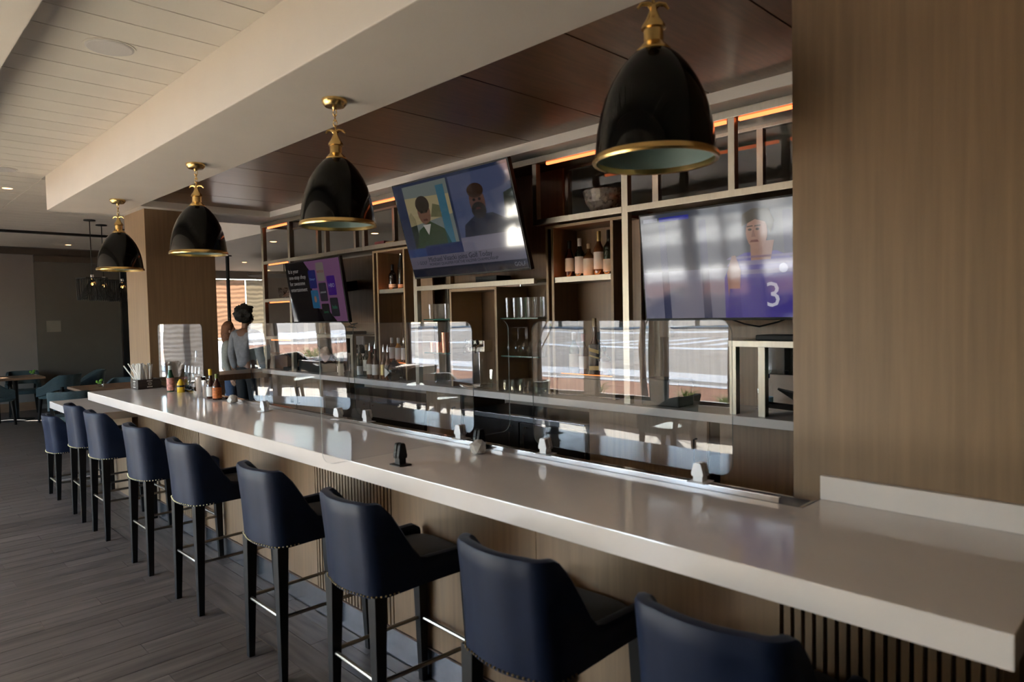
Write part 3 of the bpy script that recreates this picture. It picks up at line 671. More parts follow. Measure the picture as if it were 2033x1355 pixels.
# ================================================================ BACK BAR
zb = 1.08
bc = thing('back_counter', 'long white quartz worktop of the back bar', 'counter', (3.85, 4.3, 1.0))
bx(3.55, 4.15, 0.6, 7.86, 1.03, 1.08).build('slab', QUARTZ, bc, world=True, bevel=0.003)
def cabinet(label, y0, y1, doors, wood=True, ztop=1.028, handle_side=1):
    t = thing('base_cabinet' if wood else 'bar_fridge', label, 'cabinet' if wood else 'fridge', (3.9, (y0+y1)/2, 0))
    m = VEND if wood else DARKG
    bx(3.64, 4.12, y0, y1, 0.0, ztop).build('body', mat('cabinet_carcass', (0.05, 0.035, 0.025), 0.6, var=0.1) if wood else BLACKM, t, world=True)
    if not wood: bx(3.60, 3.66, y0, y1, ztop-0.035, ztop+0.005).build('top_ledge', STAIN, t, world=True, bevel=0.003)
    n = doors; wdt = (y1-y0)/n
    for i in range(n):
        a, b = y0+i*wdt+0.006, y0+(i+1)*wdt-0.006
        d = bx(3.615, 3.64, a, b, 0.12, ztop-0.045 if not wood else ztop-0.004).build('door', m, t, world=True, bevel=0.002)
        yh = b-0.07 if (i % 2 == 0) == (handle_side > 0) else a+0.07
        zt = ztop-0.12
        MB().tube([(3.615, yh, zt), (3.585, yh, zt), (3.585, yh, zt-0.18), (3.615, yh, zt-0.18)], 0.006, 6).build('handle', CHROME if not wood else BLACKM, d, world=True)
        if not wood: MB().lathe([(0.012, 0), (0.012, 0.012), (0.004, 0.014)], 10, (3.60, yh, zt+0.04)).build('lock', CHROME, d, world=True, smooth=True)
    return t
cabinet('left end oak base cabinet of the back bar', 6.55, 7.75, 2)
cabinet('long dark under-counter fridge below the wine bottles', 4.80, 6.52, 2, wood=False, ztop=0.90, handle_side=1)
cabinet('narrow oak base cabinet between the two dark fridges', 4.30, 4.77, 1, handle_side=-1)
cabinet('dark under-counter fridge below the beer tap', 2.98, 4.27, 2, wood=False, ztop=0.90, handle_side=1)
cabinet('oak base cabinet below the right hand television', 2.05, 2.95, 1, handle_side=-1)
cabinet('dark oak base cabinet beside the near column', 0.7, 1.98, 1, handle_side=-1)
bx_ = None
# ---- champagne steel shelf frame
fr = thing('shelf_frame', 'tall champagne steel shelving frame with warm lights above the back counter', 'shelving', (3.8, 4.2, 1.08))
def P(name, m, *a, bevel=0.0015): return bx(*a).build(name, m, fr, world=True, bevel=bevel)
XF, XR = (3.605, 3.650), (3.955, 4.0)
for y in (7.87, 7.20, 4.87, 2.62):
    P('post', STEEL, *XF, y-0.024, y+0.024, 1.08, 2.79); P('rear_post', STEEL, *XR, y-0.024, y+0.024, 1.08, 2.79)
for y, z0, z1 in ((5.68, 2.31, 2.75), (3.41, 2.31, 2.75), (6.40, 2.35, 2.75), (1.885, 2.35, 2.75), (1.10, 2.35, 2.75), (1.885, 1.08, 1.465), (1.715, 1.08, 1.465), (6.20, 1.08, 1.465), (5.95, 1.08, 1.465)):
    P('short_post', STEEL, *XF, y-0.02, y+0.02, z0, z1)
    if z0 > 2: P('rear_post', STEEL, *XR, y-0.02, y+0.02, z0, z1)
P('header', STEEL, 3.60, 3.65, 0.6, 7.895, 2.75, 2.795)
P('rear_header', STEEL, 3.955, 4.0, 0.6, 7.895, 2.75, 2.795)
P('top_panel', WOODC, 3.65, 3.955, 0.6, 7.88, 2.77, 2.795)
for y in (7.87, 7.2): P('side_rail', STEEL, 3.65, 3.955, y-0.02, y+0.02, 2.75, 2.79)
# shelves of the open end bay
for z in (2.335, 1.89, 1.45):
    P('shelf_rail', STEEL, 3.605, 3.64, 7.22, 7.85, z-0.018, z+0.018); P('shelf', STEEL, 3.64, 3.99, 7.22, 7.85, z+0.002, z+0.016)
    P('led_strip', LED, 3.625, 3.640, 7.29, 7.76, z-0.032, z-0.019, bevel=0)
# long rails
for (ya, yb) in ((5.70, 7.18), (4.89, 5.66), (2.64, 3.39), (0.6, 2.60)):
    P('rail', STEEL, 3.603, 3.64, ya, yb, 2.31, 2.35); P('upper_shelf', STEEL, 3.64, 3.99, ya, yb, 2.335, 2.348)
P('rail', STEEL, 3.603, 3.64, 3.43, 4.85, 1.893, 1.932); P('upper_shelf', STEEL, 3.64, 3.95, 3.43, 4.85, 1.918, 1.93)
for (ya, yb) in ((0.6, 1.91), (5.92, 7.18)):
    P('rail', STEEL, 3.603, 3.64, ya, yb, 1.465, 1.50); P('upper_shelf', STEEL, 3.64, 3.94, ya, yb, 1.485, 1.498)
for (ya, yb) in ((7.29, 7.76), (5.14, 5.60), (2.70, 3.31), (1.93, 2.56), (1.13, 1.85), (5.75, 6.33)):
    P('led_strip', LED, 3.625, 3.643, ya, yb, 2.732, 2.749, bevel=0)
# oak panels behind the televisions, dark pass-through glass below them
for (ya, yb, z0, z1) in ((5.70, 7.17, 1.50, 2.31), (0.6, 2.59, 1.50, 2.31), (3.43, 4.85, 1.93, 2.77)):
    P('back_panel', VEND, 3.94, 3.97, ya, yb, z0, z1)
    P('panel_edge', VENE, 3.90, 3.94, yb-0.11, yb-0.09, z0, z1)
P('back_panel', VEND, 3.98, 4.0, 3.43, 4.85, 1.08, 1.90)
DKWIN = mat('dark_window_glass', (0.010, 0.011, 0.010), 0.05, var=0.02)
PINKW = mat('pale_pink_wall_tile', (0.42, 0.33, 0.28), 0.5, var=0.03)
for (ya, yb) in ((0.6, 1.90), (5.92, 7.17)):
    P('pass_window', DKWIN, 3.99, 4.01, ya, yb, 1.28, 1.47); P('splash_panel', PINKW, 3.985, 4.01, ya, yb, 1.08, 1.28)
P('back_panel', VEND, 3.98, 4.0, 5.70, 5.92, 1.08, 1.50); P('back_panel', VEND, 3.98, 4.0, 1.91, 2.59, 1.08, 1.50)
for (ya, yb) in ((0.62, 1.86), (1.91, 2.59), (2.65, 3.38)):
    P('top_pane', GLASS, 3.97, 3.975, ya, yb, 2.36, 2.75, bevel=0)
# glass shelves either side of the tap niche
SGE = mat('green_glass_edge', (0.03, 0.10, 0.085), 0.15, var=0.05)
for (ya, yb) in ((4.44, 4.83), (3.45, 3.85)):
    for z in (1.635, 1.345):
        P('glass_shelf', SHELFG, 3.665, 3.97, ya, yb, z, z+0.010, bevel=0); P('glass_edge', SGE, 3.658, 3.665, ya, yb, z, z+0.010, bevel=0)
for y in (4.42, 3.87): P('niche_side', VENE, 3.63, 3.97, y-0.012, y+0.012, 1.08, 1.89)
P('niche_top', VENE, 3.63, 3.97, 3.87, 4.42, 1.868, 1.89)

# ---- oak cubby units
def cubby(label, yo, yi0, yi1, ye):
    """outer side yo, inner box yi0..yi1 (yi0 > yi1), far outer side ye"""
    t = thing('bottle_cubby', label, 'cabinet', (3.8, (yo+ye)/2, 1.08))
    def Q(n, m, *a): return bx(*a).build(n, m, t, world=True, bevel=0.001)
    for y in (yo-0.012, yi0, yi1): Q('side_panel', VEND, 3.710, 3.97, y-0.011, y+0.011, 1.08, 2.30); Q('edge_strip', VENE, 3.702, 3.710, y-0.011, y+0.011, 1.08, 2.30)
    Q('top_panel', VEND, 3.710, 3.97, ye, yo, 2.288, 2.308); Q('edge_strip', VENE, 3.702, 3.710, ye, yo, 2.288, 2.308)
    Q('back_panel', VEND, 3.97, 3.99, ye, yo, 1.08, 2.30)
    Q('side_filler', VEND, 3.800, 3.820, yi0+0.011, yo-0.02, 1.08, 2.288); Q('side_filler', VEND, 3.820, 3.840, ye, yi1-0.011, 1.08, 2.288)
    Q('shelf', STEEL, 3.715, 3.97, yi1+0.011, yi0-0.011, 1.895, 1.925); Q('shelf', VEND, 3.730, 3.97, yi1+0.011, yi0-0.011, 1.212, 1.232)
    d = Q('door', VEND, 3.720, 3.740, yi1+0.012, yi0-0.012, 1.085, 1.208)
    Q('shelf_lip', STEEL, 3.711, 3.716, yi1+0.011, yi0-0.011, 1.895, 1.934); Q('shelf_light', LEDS, 3.720, 3.728, yi1+0.03, yi0-0.03, 1.926, 1.930); Q('shelf_light', LEDT, 3.742, 3.750, yi1+0.03, yi0-0.03, 1.233, 1.237)
    return t
cubby('oak bottle cubby between the left and middle televisions', 5.68, 5.60, 5.17, 4.90)
cubby('oak bottle cubby between the middle and right televisions', 3.40, 3.335, 2.80, 2.65)

# ---------------------------------------------------------------- televisions
def make_tv(label, W, H, loc, tilt, arm=0.3):
    t = thing('television', label, 'television', loc); t.rotation_euler = (0, tilt, 0)
    f = MB().box(-0.0, 0.035, -W/2-0.012, W/2+0.012, -H/2-0.016, H/2+0.012)
    f.build('housing', BLACKM, t, bevel=0.004)
    MB().box(0.035, 0.07, -0.22, 0.22, -0.18, 0.18).box(0.07, arm, -0.04, 0.04, -0.05, 0.05).build('wall_bracket', BLACKM, t, bevel=0.004)
    bx(-0.003, 0.0, -W/2, W/2, -H/2, H/2).build('screen_glass', screenmat((0.02, 0.02, 0.025), 0.1), t)
    t['w'] = W; t['h'] = H; return t
def spoly(t, pts, col, k=0.4, layer=1, name='screen_image'):
    W, H = t['w'], t['h']; x = -0.003-0.0004*layer
    b = MB(); b.q([(x, (0.5-u)*W, (v-0.5)*H) for u, v in pts], [tuple(range(len(pts)))])
    o = b.build(name, screenmat(col, k), t)
    me = o.data
    if me.polygons[0].normal.x > 0: me.flip_normals()
    return o
def srect(t, u0, v0, u1, v1, col, k=0.4, layer=1, name='screen_image', r=0.0):
    if r > 0:
        W, H = t['w'], t['h']; P = rounded(u0*W, u1*W, v0*H, v1*H, r); return spoly(t, [(a/W, b/H) for a, b in P], col, k, layer, name)
    return spoly(t, [(u0, v0), (u1, v0), (u1, v1), (u0, v1)], col, k, layer, name)
def stext(t, s, u, v, size, col, k=0.4, layer=6, align='LEFT', name='screen_text'):
    me = text_mesh(s, size, align); W, H = t['w'], t['h']; x = -0.003-0.0004*layer
    for vv in me.vertices: a, b = vv.co.x, vv.co.y; vv.co = (x, (0.5-u)*W-a, (v-0.5)*H+b)
    me.materials.clear(); me.materials.append(screenmat(col, k)); o = bpy.data.objects.new(name, me); C.objects.link(o); o.parent = t
    me.update()
    return o
def ell(cu, cv, ru, rv, n=18, a0=0, a1=2*PI): return [(cu+ru*math.cos(a0+(a1-a0)*i/n), cv+rv*math.sin(a0+(a1-a0)*i/n)) for i in range(n+(a1-a0 < 6))]
# left television: streaming page
t1 = make_tv('tilted television on the left showing a streaming page with coloured tiles', 1.10, 0.62, (3.46, 6.37, 1.945), math.radians(-8), 0.48)
K = 0.16
srect(t1, 0.36, 0, 1, 1, (0.62, 0.42, 0.60), K, 1)
spoly(t1, [(0, 0), (0.60, 0), (0.44, 0.45), (0.50, 0.78), (0.37, 1), (0, 1)], (0.02, 0.02, 0.03), 0.3, 2)
spoly(t1, [(0.48, 0.0), (0.82, 0.0), (0.70, 0.18), (0.50, 0.22)], (0.02, 0.02, 0.03), 0.3, 2)
for (u, v, w_, h_, col, tx, tc) in ((0.425, 0.55, 0.135, 0.30, (0.16, 0.18, 0.50), 'Disney+', (0.6, 0.7, 0.9)), (0.425, 0.22, 0.135, 0.30, (0.22, 0.50, 0.68), '', (1, 1, 1)),
        (0.585, 0.66, 0.135, 0.30, (0.62, 0.57, 0.54), 'NETFLIX', (0.65, 0.12, 0.12)), (0.585, 0.33, 0.135, 0.30, (0.20, 0.20, 0.26), 'peacock', (0.8, 0.8, 0.8)),
        (0.745, 0.42, 0.14, 0.31, (0.33, 0.12, 0.60), 'HBO', (0.8, 0.75, 0.9)), (0.745, 0.08, 0.14, 0.30, (0.17, 0.18, 0.22), 'hulu', (0.25, 0.62, 0.45)),
        (0.585, 0.02, 0.135, 0.27, (0.10, 0.12, 0.14), 'Spotify', (0.2, 0.55, 0.35))):
    srect(t1, u, v, u+w_, v+h_, col, K, 3, 'screen_tile', 0.016)
    if tx: stext(t1, tx, u+w_/2, v+h_*0.5, 0.034 if len(tx) > 5 else 0.055, tc, K, 5, 'CENTER')
spoly(t1, ell(0.4925, 0.37, 0.022, 0.055), (0.75, 0.55, 0.45), K, 4)
for i, s in enumerate(('It is your', 'one-stop shop', 'for awesome', 'entertainment')): stext(t1, s, 0.045, 0.86-0.105*i, 0.062, (0.55, 0.52, 0.50), 0.45, 5)
# middle television: golf interview
t2 = make_tv('large tilted middle television showing a golf interview with caption bars', 1.34, 0.76, (3.375, 4.02, 2.365), math.radians(-16), 0.58)
K = 0.3
srect(t2, 0, 0, 1, 1, (0.16, 0.20, 0.30), K, 1)
srect(t2, 0.09, 0.30, 0.50, 0.97, (0.45, 0.48, 0.46), K, 2); srect(t2, 0.52, 0.30, 0.99, 0.97, (0.30, 0.33, 0.45), K, 2)
spoly(t2, [(0.09, 0.55), (0.50, 0.62), (0.50, 0.82), (0.09, 0.85)], (0.66, 0.60, 0.45), K, 3)
spoly(t2, [(0.10, 0.30), (0.16, 0.50), (0.28, 0.58), (0.40, 0.48), (0.44, 0.30)], (0.16, 0.25, 0.14), K, 4)
spoly(t2, ell(0.245, 0.68, 0.06, 0.13), (0.45, 0.32, 0.25), K, 4); spoly(t2, ell(0.245, 0.76, 0.065, 0.09), (0.16, 0.12, 0.08), K, 5)
spoly(t2, [(0.21, 0.55), (0.245, 0.44), (0.285, 0.55)], (0.75, 0.72, 0.68), K, 6)
spoly(t2, [(0.40, 0.30), (0.47, 0.30), (0.47, 0.92), (0.40, 0.92)], (0.22, 0.42, 0.50), K, 4)
spoly(t2, [(0.90, 0.40), (1.0, 0.40), (1.0, 0.75), (0.93, 0.72)], (0.06, 0.10, 0.06), K, 3)
spoly(t2, [(0.55, 0.30), (0.58, 0.48), (0.68, 0.56), (0.82, 0.56), (0.97, 0.44), (0.99, 0.30)], (0.07, 0.09, 0.17), K, 4)
spoly(t2, ell(0.72, 0.68, 0.062, 0.15), (0.36, 0.24, 0.20), K, 5); spoly(t2, ell(0.72, 0.60, 0.058, 0.08), (0.14, 0.10, 0.08), K, 6); spoly(t2, ell(0.72, 0.79, 0.066, 0.07), (0.20, 0.13, 0.09), K, 6)
srect(t2, 0.0, 0.22, 0.52, 0.31, (0.13, 0.22, 0.42), K, 5); srect(t2, 0.18, 0.22, 0.52, 0.33, (0.08, 0.14, 0.32), K, 6); srect(t2, 0.52, 0.22, 1.0, 0.36, (0.45, 0.43, 0.50), K, 5)
srect(t2, 0.0, 0.09, 1.0, 0.22, (0.40, 0.38, 0.44), K, 5); srect(t2, 0, 0, 1, 0.09, (0.08, 0.09, 0.16), K, 5)
stext(t2, 'Michael Visacki joins Golf Today', 0.18, 0.178, 0.058, (0.12, 0.12, 0.16), K, 8); stext(t2, 'MONDAY QUALIFIER FOR THE VALSPAR CHAMPIONSHIP', 0.18, 0.125, 0.032, (0.15, 0.15, 0.18), K, 8)
stext(t2, '1-GOLF', 0.06, 0.15, 0.04, (0.14, 0.14, 0.18), K, 8); stext(t2, 'GOLF', 0.90, 0.045, 0.045, (0.5, 0.5, 0.55), K, 8)
# right television: football
t3 = make_tv('flat television on the right showing a footballer in a blue shirt', 1.10, 0.62, (3.52, 1.87, 1.94), math.radians(-5.5), 0.42)
K = 0.42
srect(t3, 0, 0, 1, 1, (0.26, 0.28, 0.33), K, 1); srect(t3, 0, 0, 1, 0.45, (0.44, 0.44, 0.52), K, 2)
for u in (0.12, 0.36, 0.80): spoly(t3, [(u, 0), (u+0.045, 0), (u+0.035, 0.9), (u-0.005, 0.9)], (0.20, 0.22, 0.34), K, 3)
spoly(t3, [(0.48, 0.0), (0.485, 0.36), (0.53, 0.52), (0.60, 0.57), (0.76, 0.57), (0.84, 0.50), (0.90, 0.25), (0.93, 0.0)], (0.26, 0.22, 0.56), K, 4, 'screen_figure')
for v0, v1 in ((0.38, 0.42), (0.46, 0.50), (0.52, 0.54)): spoly(t3, [(0.50, v0), (0.86, v0), (0.85, v1), (0.52, v1)], (0.46, 0.42, 0.58), K, 5, 'screen_figure')
spoly(t3, [(0.63, 0.50), (0.73, 0.50), (0.75, 0.66), (0.63, 0.66)], (0.60, 0.44, 0.38), K, 5, 'screen_figure')
spoly(t3, ell(0.665, 0.74, 0.055, 0.145), (0.62, 0.46, 0.40), K, 6, 'screen_figure'); spoly(t3, [(0.59, 0.80), (0.595, 0.90), (0.65, 0.945), (0.73, 0.93), (0.755, 0.82), (0.735, 0.72), (0.71, 0.82), (0.66, 0.85)], (0.16, 0.13, 0.08), K, 7, 'screen_figure')
spoly(t3, [(0.505, 0.15), (0.56, 0.15), (0.575, 0.42), (0.55, 0.55), (0.53, 0.55), (0.50, 0.40)], (0.55, 0.40, 0.36), K, 7, 'screen_figure')
spoly(t3, [(0.49, 0.0), (0.57, 0.0), (0.565, 0.26), (0.51, 0.26)], (0.22, 0.18, 0.52), K, 8, 'screen_figure')
spoly(t3, ell(0.79, 0.42, 0.022, 0.04), (0.75, 0.75, 0.85), K, 7, 'screen_badge'); stext(t3, '3', 0.735, 0.185, 0.19, (0.80, 0.80, 0.88), K, 9, 'CENTER', 'screen_emblem')
srect(t3, 0.02, 0.93, 0.11, 0.965, (0.6, 0.6, 0.65), K, 6, 'screen_score'); srect(t3, 0.12, 0.925, 0.30, 0.965, (0.16, 0.18, 0.62), K, 6, 'screen_score')
for u_ in (0.632, 0.672): spoly(t3, ell(u_, 0.765, 0.010, 0.010), (0.14, 0.10, 0.08), K, 9, 'screen_figure'); spoly(t3, [(u_-0.016, 0.787), (u_+0.016, 0.790), (u_+0.015, 0.800), (u_-0.015, 0.797)], (0.20, 0.14, 0.10), K, 9, 'screen_figure')
spoly(t3, [(0.638, 0.70), (0.660, 0.70), (0.652, 0.76), (0.646, 0.76)], (0.50, 0.35, 0.30), K, 9, 'screen_figure'); spoly(t3, [(0.628, 0.655), (0.675, 0.655), (0.668, 0.675), (0.636, 0.675)], (0.42, 0.22, 0.20), K, 9, 'screen_figure')
K = 0.3
for cu_, cv_ in ((0.245, 0.665), (0.72, 0.685)):
    for du in (-0.022, 0.022): spoly(t2, ell(cu_+du, cv_+0.02, 0.011, 0.014), (0.08, 0.06, 0.05), K, 8, 'screen_figure')
    spoly(t2, [(cu_-0.02, cv_-0.075), (cu_+0.02, cv_-0.075), (cu_+0.016, cv_-0.055), (cu_-0.016, cv_-0.055)], (0.30, 0.14, 0.12), K, 8, 'screen_figure')
spoly(t2, [(0.09, 0.30), (0.15, 0.30), (0.15, 0.62), (0.12, 0.70), (0.09, 0.66)], (0.10, 0.16, 0.12), K, 3); spoly(t2, [(0.30, 0.62), (0.40, 0.60), (0.40, 0.72), (0.34, 0.75)], (0.20, 0.26, 0.16), K, 3)
# hanging cables and cable tangle
cb = MB().tube([(3.80, 2.0, 1.62), (3.78, 1.9, 1.59), (3.76, 1.8, 1.575), (3.78, 1.7, 1.60), (3.80, 1.6, 1.64)], 0.005, 5).build('cable', BLACKM); tag(cb, 'black cable sagging below the right television', 'cable')
cb = MB().tube([(3.90, 6.5, 1.66), (3.88, 6.4, 1.60), (3.87, 6.25, 1.61), (3.88, 6.45, 1.58), (3.88, 6.3, 1.56), (3.90, 6.55, 1.57), (3.92, 6.56, 1.50)], 0.005, 5).build('cable', BLACKM); tag(cb, 'black cable tangle hanging below the left television', 'cable')
for (lab_, y, x) in (('black streaming box on the ledge under the left television', 6.15, 3.75), ('black streaming box on the ledge by the near column', 1.65, 3.75)):
    o = bx(x-0.08, x+0.08, y-0.13, y+0.13, 1.4985, 1.53).build('streaming_box', BLACKM, bevel=0.006); tag(o, lab_, 'box')
o = bx(3.72, 3.88, 3.95, 4.2, 1.9305, 1.985).build('cable_box', BLACKM, bevel=0.004); tag(o, 'black cable box on the steel ledge under the middle television', 'box')

# ---------------------------------------------------------------- bottles and glasses of the back bar
zs = 1.9255; zl = 1.2325
def wine(label, loc, h=0.30, r=0.037, g=DKGL, lb=CRML, l0=0.06, l1=0.15, cap=None, group=None, name='wine_bottle', ch=0.055):
    parts = [('label', lab(r, l0, l1), lb)]
    if cap: parts.append(('capsule', [(0.0142, h-ch), (0.0150, h-0.002), (0.012, h+0.002)], cap))
    return bottle(name, label, 'bottle', loc, wineprof(h, r), g, parts, group)
GB = 'whisky bottles on the right cubby shelf'
WCAP = mat('white_capsule', (0.62, 0.58, 0.56), 0.5, var=0.03); CORK = mat('cork_stopper', (0.42, 0.30, 0.17), 0.7, var=0.1)
REDC = mat('red_capsule', (0.30, 0.03, 0.02), 0.4, var=0.05)
wine('whisky bottle with dark cap, leftmost on the right cubby shelf', (3.800, 3.254, zs), 0.27, 0.033, RDGL, CRML, 0.05, 0.145, BCAP, GB, 'whisky_bottle')
wine('green whisky bottle with a white cap on the right cubby shelf', (3.800, 3.158, zs), 0.28, 0.036, DKGL, WHTL, 0.03, 0.15, WCAP, GB, 'whisky_bottle')
wine('squat whisky bottle with cork stopper and glowing yellow label', (3.795, 3.071, zs), 0.235, 0.041, BRGL, CRML, 0.012, 0.13, CORK, GB, 'whisky_bottle', 0.035)
wine('tall whisky bottle with a gold capsule and white label', (3.800, 2.985, zs), 0.315, 0.037, BRGL, WHTL, 0.05, 0.17, GOLD, GB, 'whisky_bottle', 0.07)
wine('green whisky bottle with dark capsule beside the cubby side', (3.800, 2.898, zs), 0.315, 0.040, DKGL, CRML, 0.03, 0.115, BCAP, GB, 'whisky_bottle', 0.06)
wine('red brown bottle half hidden at the right cubby side', (3.820, 2.832, zs), 0.24, 0.030, RDGL, CRML, 0.03, 0.07, None, GB, 'whisky_bottle')
GL = 'bottles on the low shelf of the right cubby'
wine('clear bottle with oval cream label on the low right cubby shelf', (3.795, 3.224, zl), 0.30, 0.036, mat('pale_green_bottle_glass', (0.10, 0.13, 0.10), 0.1, var=0.05), CRML, 0.05, 0.145, WCAP, GL, 'liquor_bottle')
wine('pink bottle with white band labels on the low right cubby shelf', (3.795, 3.137, zl), 0.29, 0.032, BRGL, WHTL, 0.04, 0.13, REDC, GL, 'liquor_bottle')
t = thing('liquor_bottle', 'tall square dark bottle with slanted gold label on the low right cubby shelf', 'bottle', (3.800, 3.036, zl), 0.5, GL)
MB().box(-0.036, 0.036, -0.036, 0.036, 0, 0.22).build('glass_body', BKGL, t, bevel=0.006)
MB().lathe([(0.034, 0.22), (0.02, 0.245), (0.015, 0.26), (0.014, 0.37)], 16).build('neck', RDGL, t, smooth=True); MB().lathe([(0.016, 0.34), (0.016, 0.40), (0.013, 0.402)], 16).build('stopper', CORK, t, smooth=True)
for x_, nx in ((-0.0366, 0), (-0.0366, 1)):
    b = MB()
    for (z0, z1) in ((0.115, 0.125), (0.15, 0.175), (0.035, 0.065)):
        s_ = 0.02 if z0 > 0.1 else 0
        Pq = [(-0.034, z0), (0.034, z0+s_), (0.034, z1+s_), (-0.034, z1)]
        b.q([(x_, a, z) if nx == 0 else (a, x_, z) for a, z in Pq], [(0, 1, 2, 3)])
    b.build('label', GOLD, t)
wine('short brown bottle with white label on the low right cubby shelf', (3.795, 2.944, zl), 0.20, 0.042, RDGL, WHTL, 0.035, 0.10, BCAP, GL, 'liquor_bottle', 0.03)
wine('clear bottle with silver cap standing behind the short brown bottle', (3.910, 2.909, zl), 0.40, 0.042, thinglass('grey_bottle_glass', (0.75, 0.77, 0.76)), WHTL, 0.08, 0.14, CHROME, GL, 'liquor_bottle')
wine('amber bottle with yellow band behind the square dark bottle', (3.910, 3.082, zl), 0.30, 0.037, BRGL, GOLD, 0.05, 0.16, BCAP, GL, 'liquor_bottle')
GC = 'bottles in the left cubby'
wine('round shouldered dark bottle with glowing cream label in the left cubby', (3.795, 5.482, zs), 0.245, 0.038, BKGL, CRML, 0.025, 0.058, BCAP, GC)
t = bottle('champagne_bottle', 'tall clear bottle with long black neck in the left cubby', 'bottle', (3.795, 5.334, zs), [(0.036, 0), (0.038, 0.005), (0.038, 0.20), (0.034, 0.225), (0.014, 0.31), (0.012, 0.33)], thinglass('smoky_glass', (0.55, 0.50, 0.44)), (('sleeve', [(0.0385, 0.19), (0.035, 0.225), (0.0145, 0.31), (0.0135, 0.325)], BLACKM), ('cap', [(0.014, 0.325), (0.015, 0.34), (0.008, 0.35)], CHROME), ('label', lab(0.038, 0.02, 0.05), mat('tan_label', (0.40, 0.24, 0.15), 0.6, var=0.1))))
wine('pale bottle with white label, left of three on the low left cubby shelf', (3.795, 5.527, zl), 0.235, 0.032, BRGL, WHTL, 0.035, 0.145, WCAP, GC, 'liquor_bottle')
wine('amber bottle with white label and red seal, middle of three on the low shelf', (3.795, 5.416, zl), 0.235, 0.034, mat('honey_bottle_glass', (0.35, 0.14, 0.02), 0.1, var=0.1), WHTL, 0.03, 0.14, WCAP, GC, 'liquor_bottle')
wine('dark bottle with white and red label, right of three on the low shelf', (3.795, 5.324, zl), 0.24, 0.030, BKGL, WHTL, 0.03, 0.14, CHROME, GC, 'liquor_bottle')
wine('tall gold labelled bottle behind the three bottles of the low left shelf', (3.920, 5.329, zl), 0.37, 0.036, BKGL, GOLD, 0.20, 0.24, BCAP, GC, 'liquor_bottle')
GW = 'wine bottles standing on the back counter'
WN = ['squat wine bottle with low cream label, left end of the wine bottles', 'wine bottle with green neck, second of the wine bottles', 'wine bottle with a tall white label, third of the wine bottles', 'wine bottle with a small low label, fourth of the wine bottles', 'wine bottle with broad cream label, fifth of the wine bottles', 'wine bottle with red capsule, right end of the wine bottles']
for i, (x, y, h, g, lb, l0, l1, cap) in enumerate(((3.72, 6.36, 0.31, DKGL, CRML, 0.02, 0.085, CORK), (3.84, 6.30, 0.30, DKGL, BKLB, 0.05, 0.1, mat('green_foil', (0.05, 0.14, 0.05), 0.4, var=0.05)), (3.74, 6.12, 0.30, BKGL, WHTL, 0.04, 0.15, BCAP), (3.73, 6.00, 0.295, DKGL, WHTL, 0.01, 0.10, BCAP), (3.74, 5.89, 0.315, DKGL, CRML, 0.055, 0.165, CORK), (3.73, 5.79, 0.30, BKGL, WHTL, 0.03, 0.16, REDC))):
    wine(WN[i], (x, y, zb+0.0005), h, 0.038, g, lb, l0, l1, cap, GW)
GQ = 'liquor bottles with pour spouts on the back counter'
for i, (x, y, h, g, lb, s) in enumerate(((3.63, 5.66, 0.27, BRGL, CRML, 'speed-pour bottle with round cream label, left of the pour bottles'), (3.62, 5.55, 0.29, RDGL, WHTL, 'speed-pour bottle with red and white label, second of the pour bottles'), (3.66, 5.47, 0.26, BRGL, GOLD, 'speed-pour bottle with gold label, third of the pour bottles'), (3.65, 5.385, 0.26, BRGL, BKLB, 'speed-pour bottle with dark label, beside the black round jug'))):
    bottle('pour_bottle', s, 'bottle', (x, y, zb+0.0005), wineprof(h, 0.035), g, (('label', lab(0.035, 0.04, 0.14), lb), ('spout', [(0.012, h), (0.009, h+0.03), (0.003, h+0.07)], CHROME)), GQ)
jg = thing('round_jug', 'round black glossy jug with a white triangular tag', 'jug', (3.635, 5.26, zb+0.0005))
MB().lathe([(0.04, 0), (0.06, 0.02), (0.075, 0.065), (0.072, 0.115), (0.05, 0.155), (0.025, 0.175), (0.022, 0.19)], 24).build('body', BLACKG, jg, smooth=True)
MB().prism([(0.045, 0.03), (-0.03, 0.08), (0.045, 0.12)], 0, -0.080, -0.076).build('tag', WHTL, jg)
# beer tower
bt = thing('beer_tower', 'square chrome beer tower with black tap handles in the oak niche', 'beer tap', (3.74, 4.19, zb+0.0005))
bx(-0.055, 0.055, -0.055, 0.055, 0.0, 0.02).build('foot', CHROME, bt, bevel=0.003)
bx(-0.042, 0.042, -0.042, 0.042, 0.02, 0.29).build('column', CHROME, bt, bevel=0.004)
bx(-0.045, 0.045, -0.105, 0.105, 0.29, 0.385).build('head', mat('pale_chrome_head', (0.70, 0.66, 0.58), 0.25, 1.0, var=0.03), bt, bevel=0.004)
for y in (-0.07, 0.0, 0.07):
    MB().tube([(-0.045, y, 0.345), (-0.085, y, 0.345), (-0.105, y, 0.33), (-0.105, y, 0.285)], [0.012, 0.012, 0.011, 0.009], 10).build('tap', CHROME, bt, smooth=True)
    MB().tube([(-0.075, y, 0.35), (-0.085, y, 0.375), (-0.090, y, 0.392)], [0.010, 0.014, 0.008], 8).build('tap_handle', BLACKM, bt, smooth=True)
dp = bx(3.60, 3.68, 4.08, 4.30, zb+0.0005, zb+0.016).build('drip_tray', CHROME, bevel=0.002); tag(dp, 'flat steel drip tray in front of the beer tower', 'tray')
def cup(name, label, cat, loc, prof, m, group=None, n=16):
    o = MB().lathe(prof, n, cap=False).build(name, m); o.location = loc; return tag(o, label, cat, group)
def glassprof(r0, r1, h, t=0.002): return [(0.0005, 0.0), (r0, 0.0), (r1, h), (r1-t, h), (r0-t, 0.008), (0.0005, 0.008)]
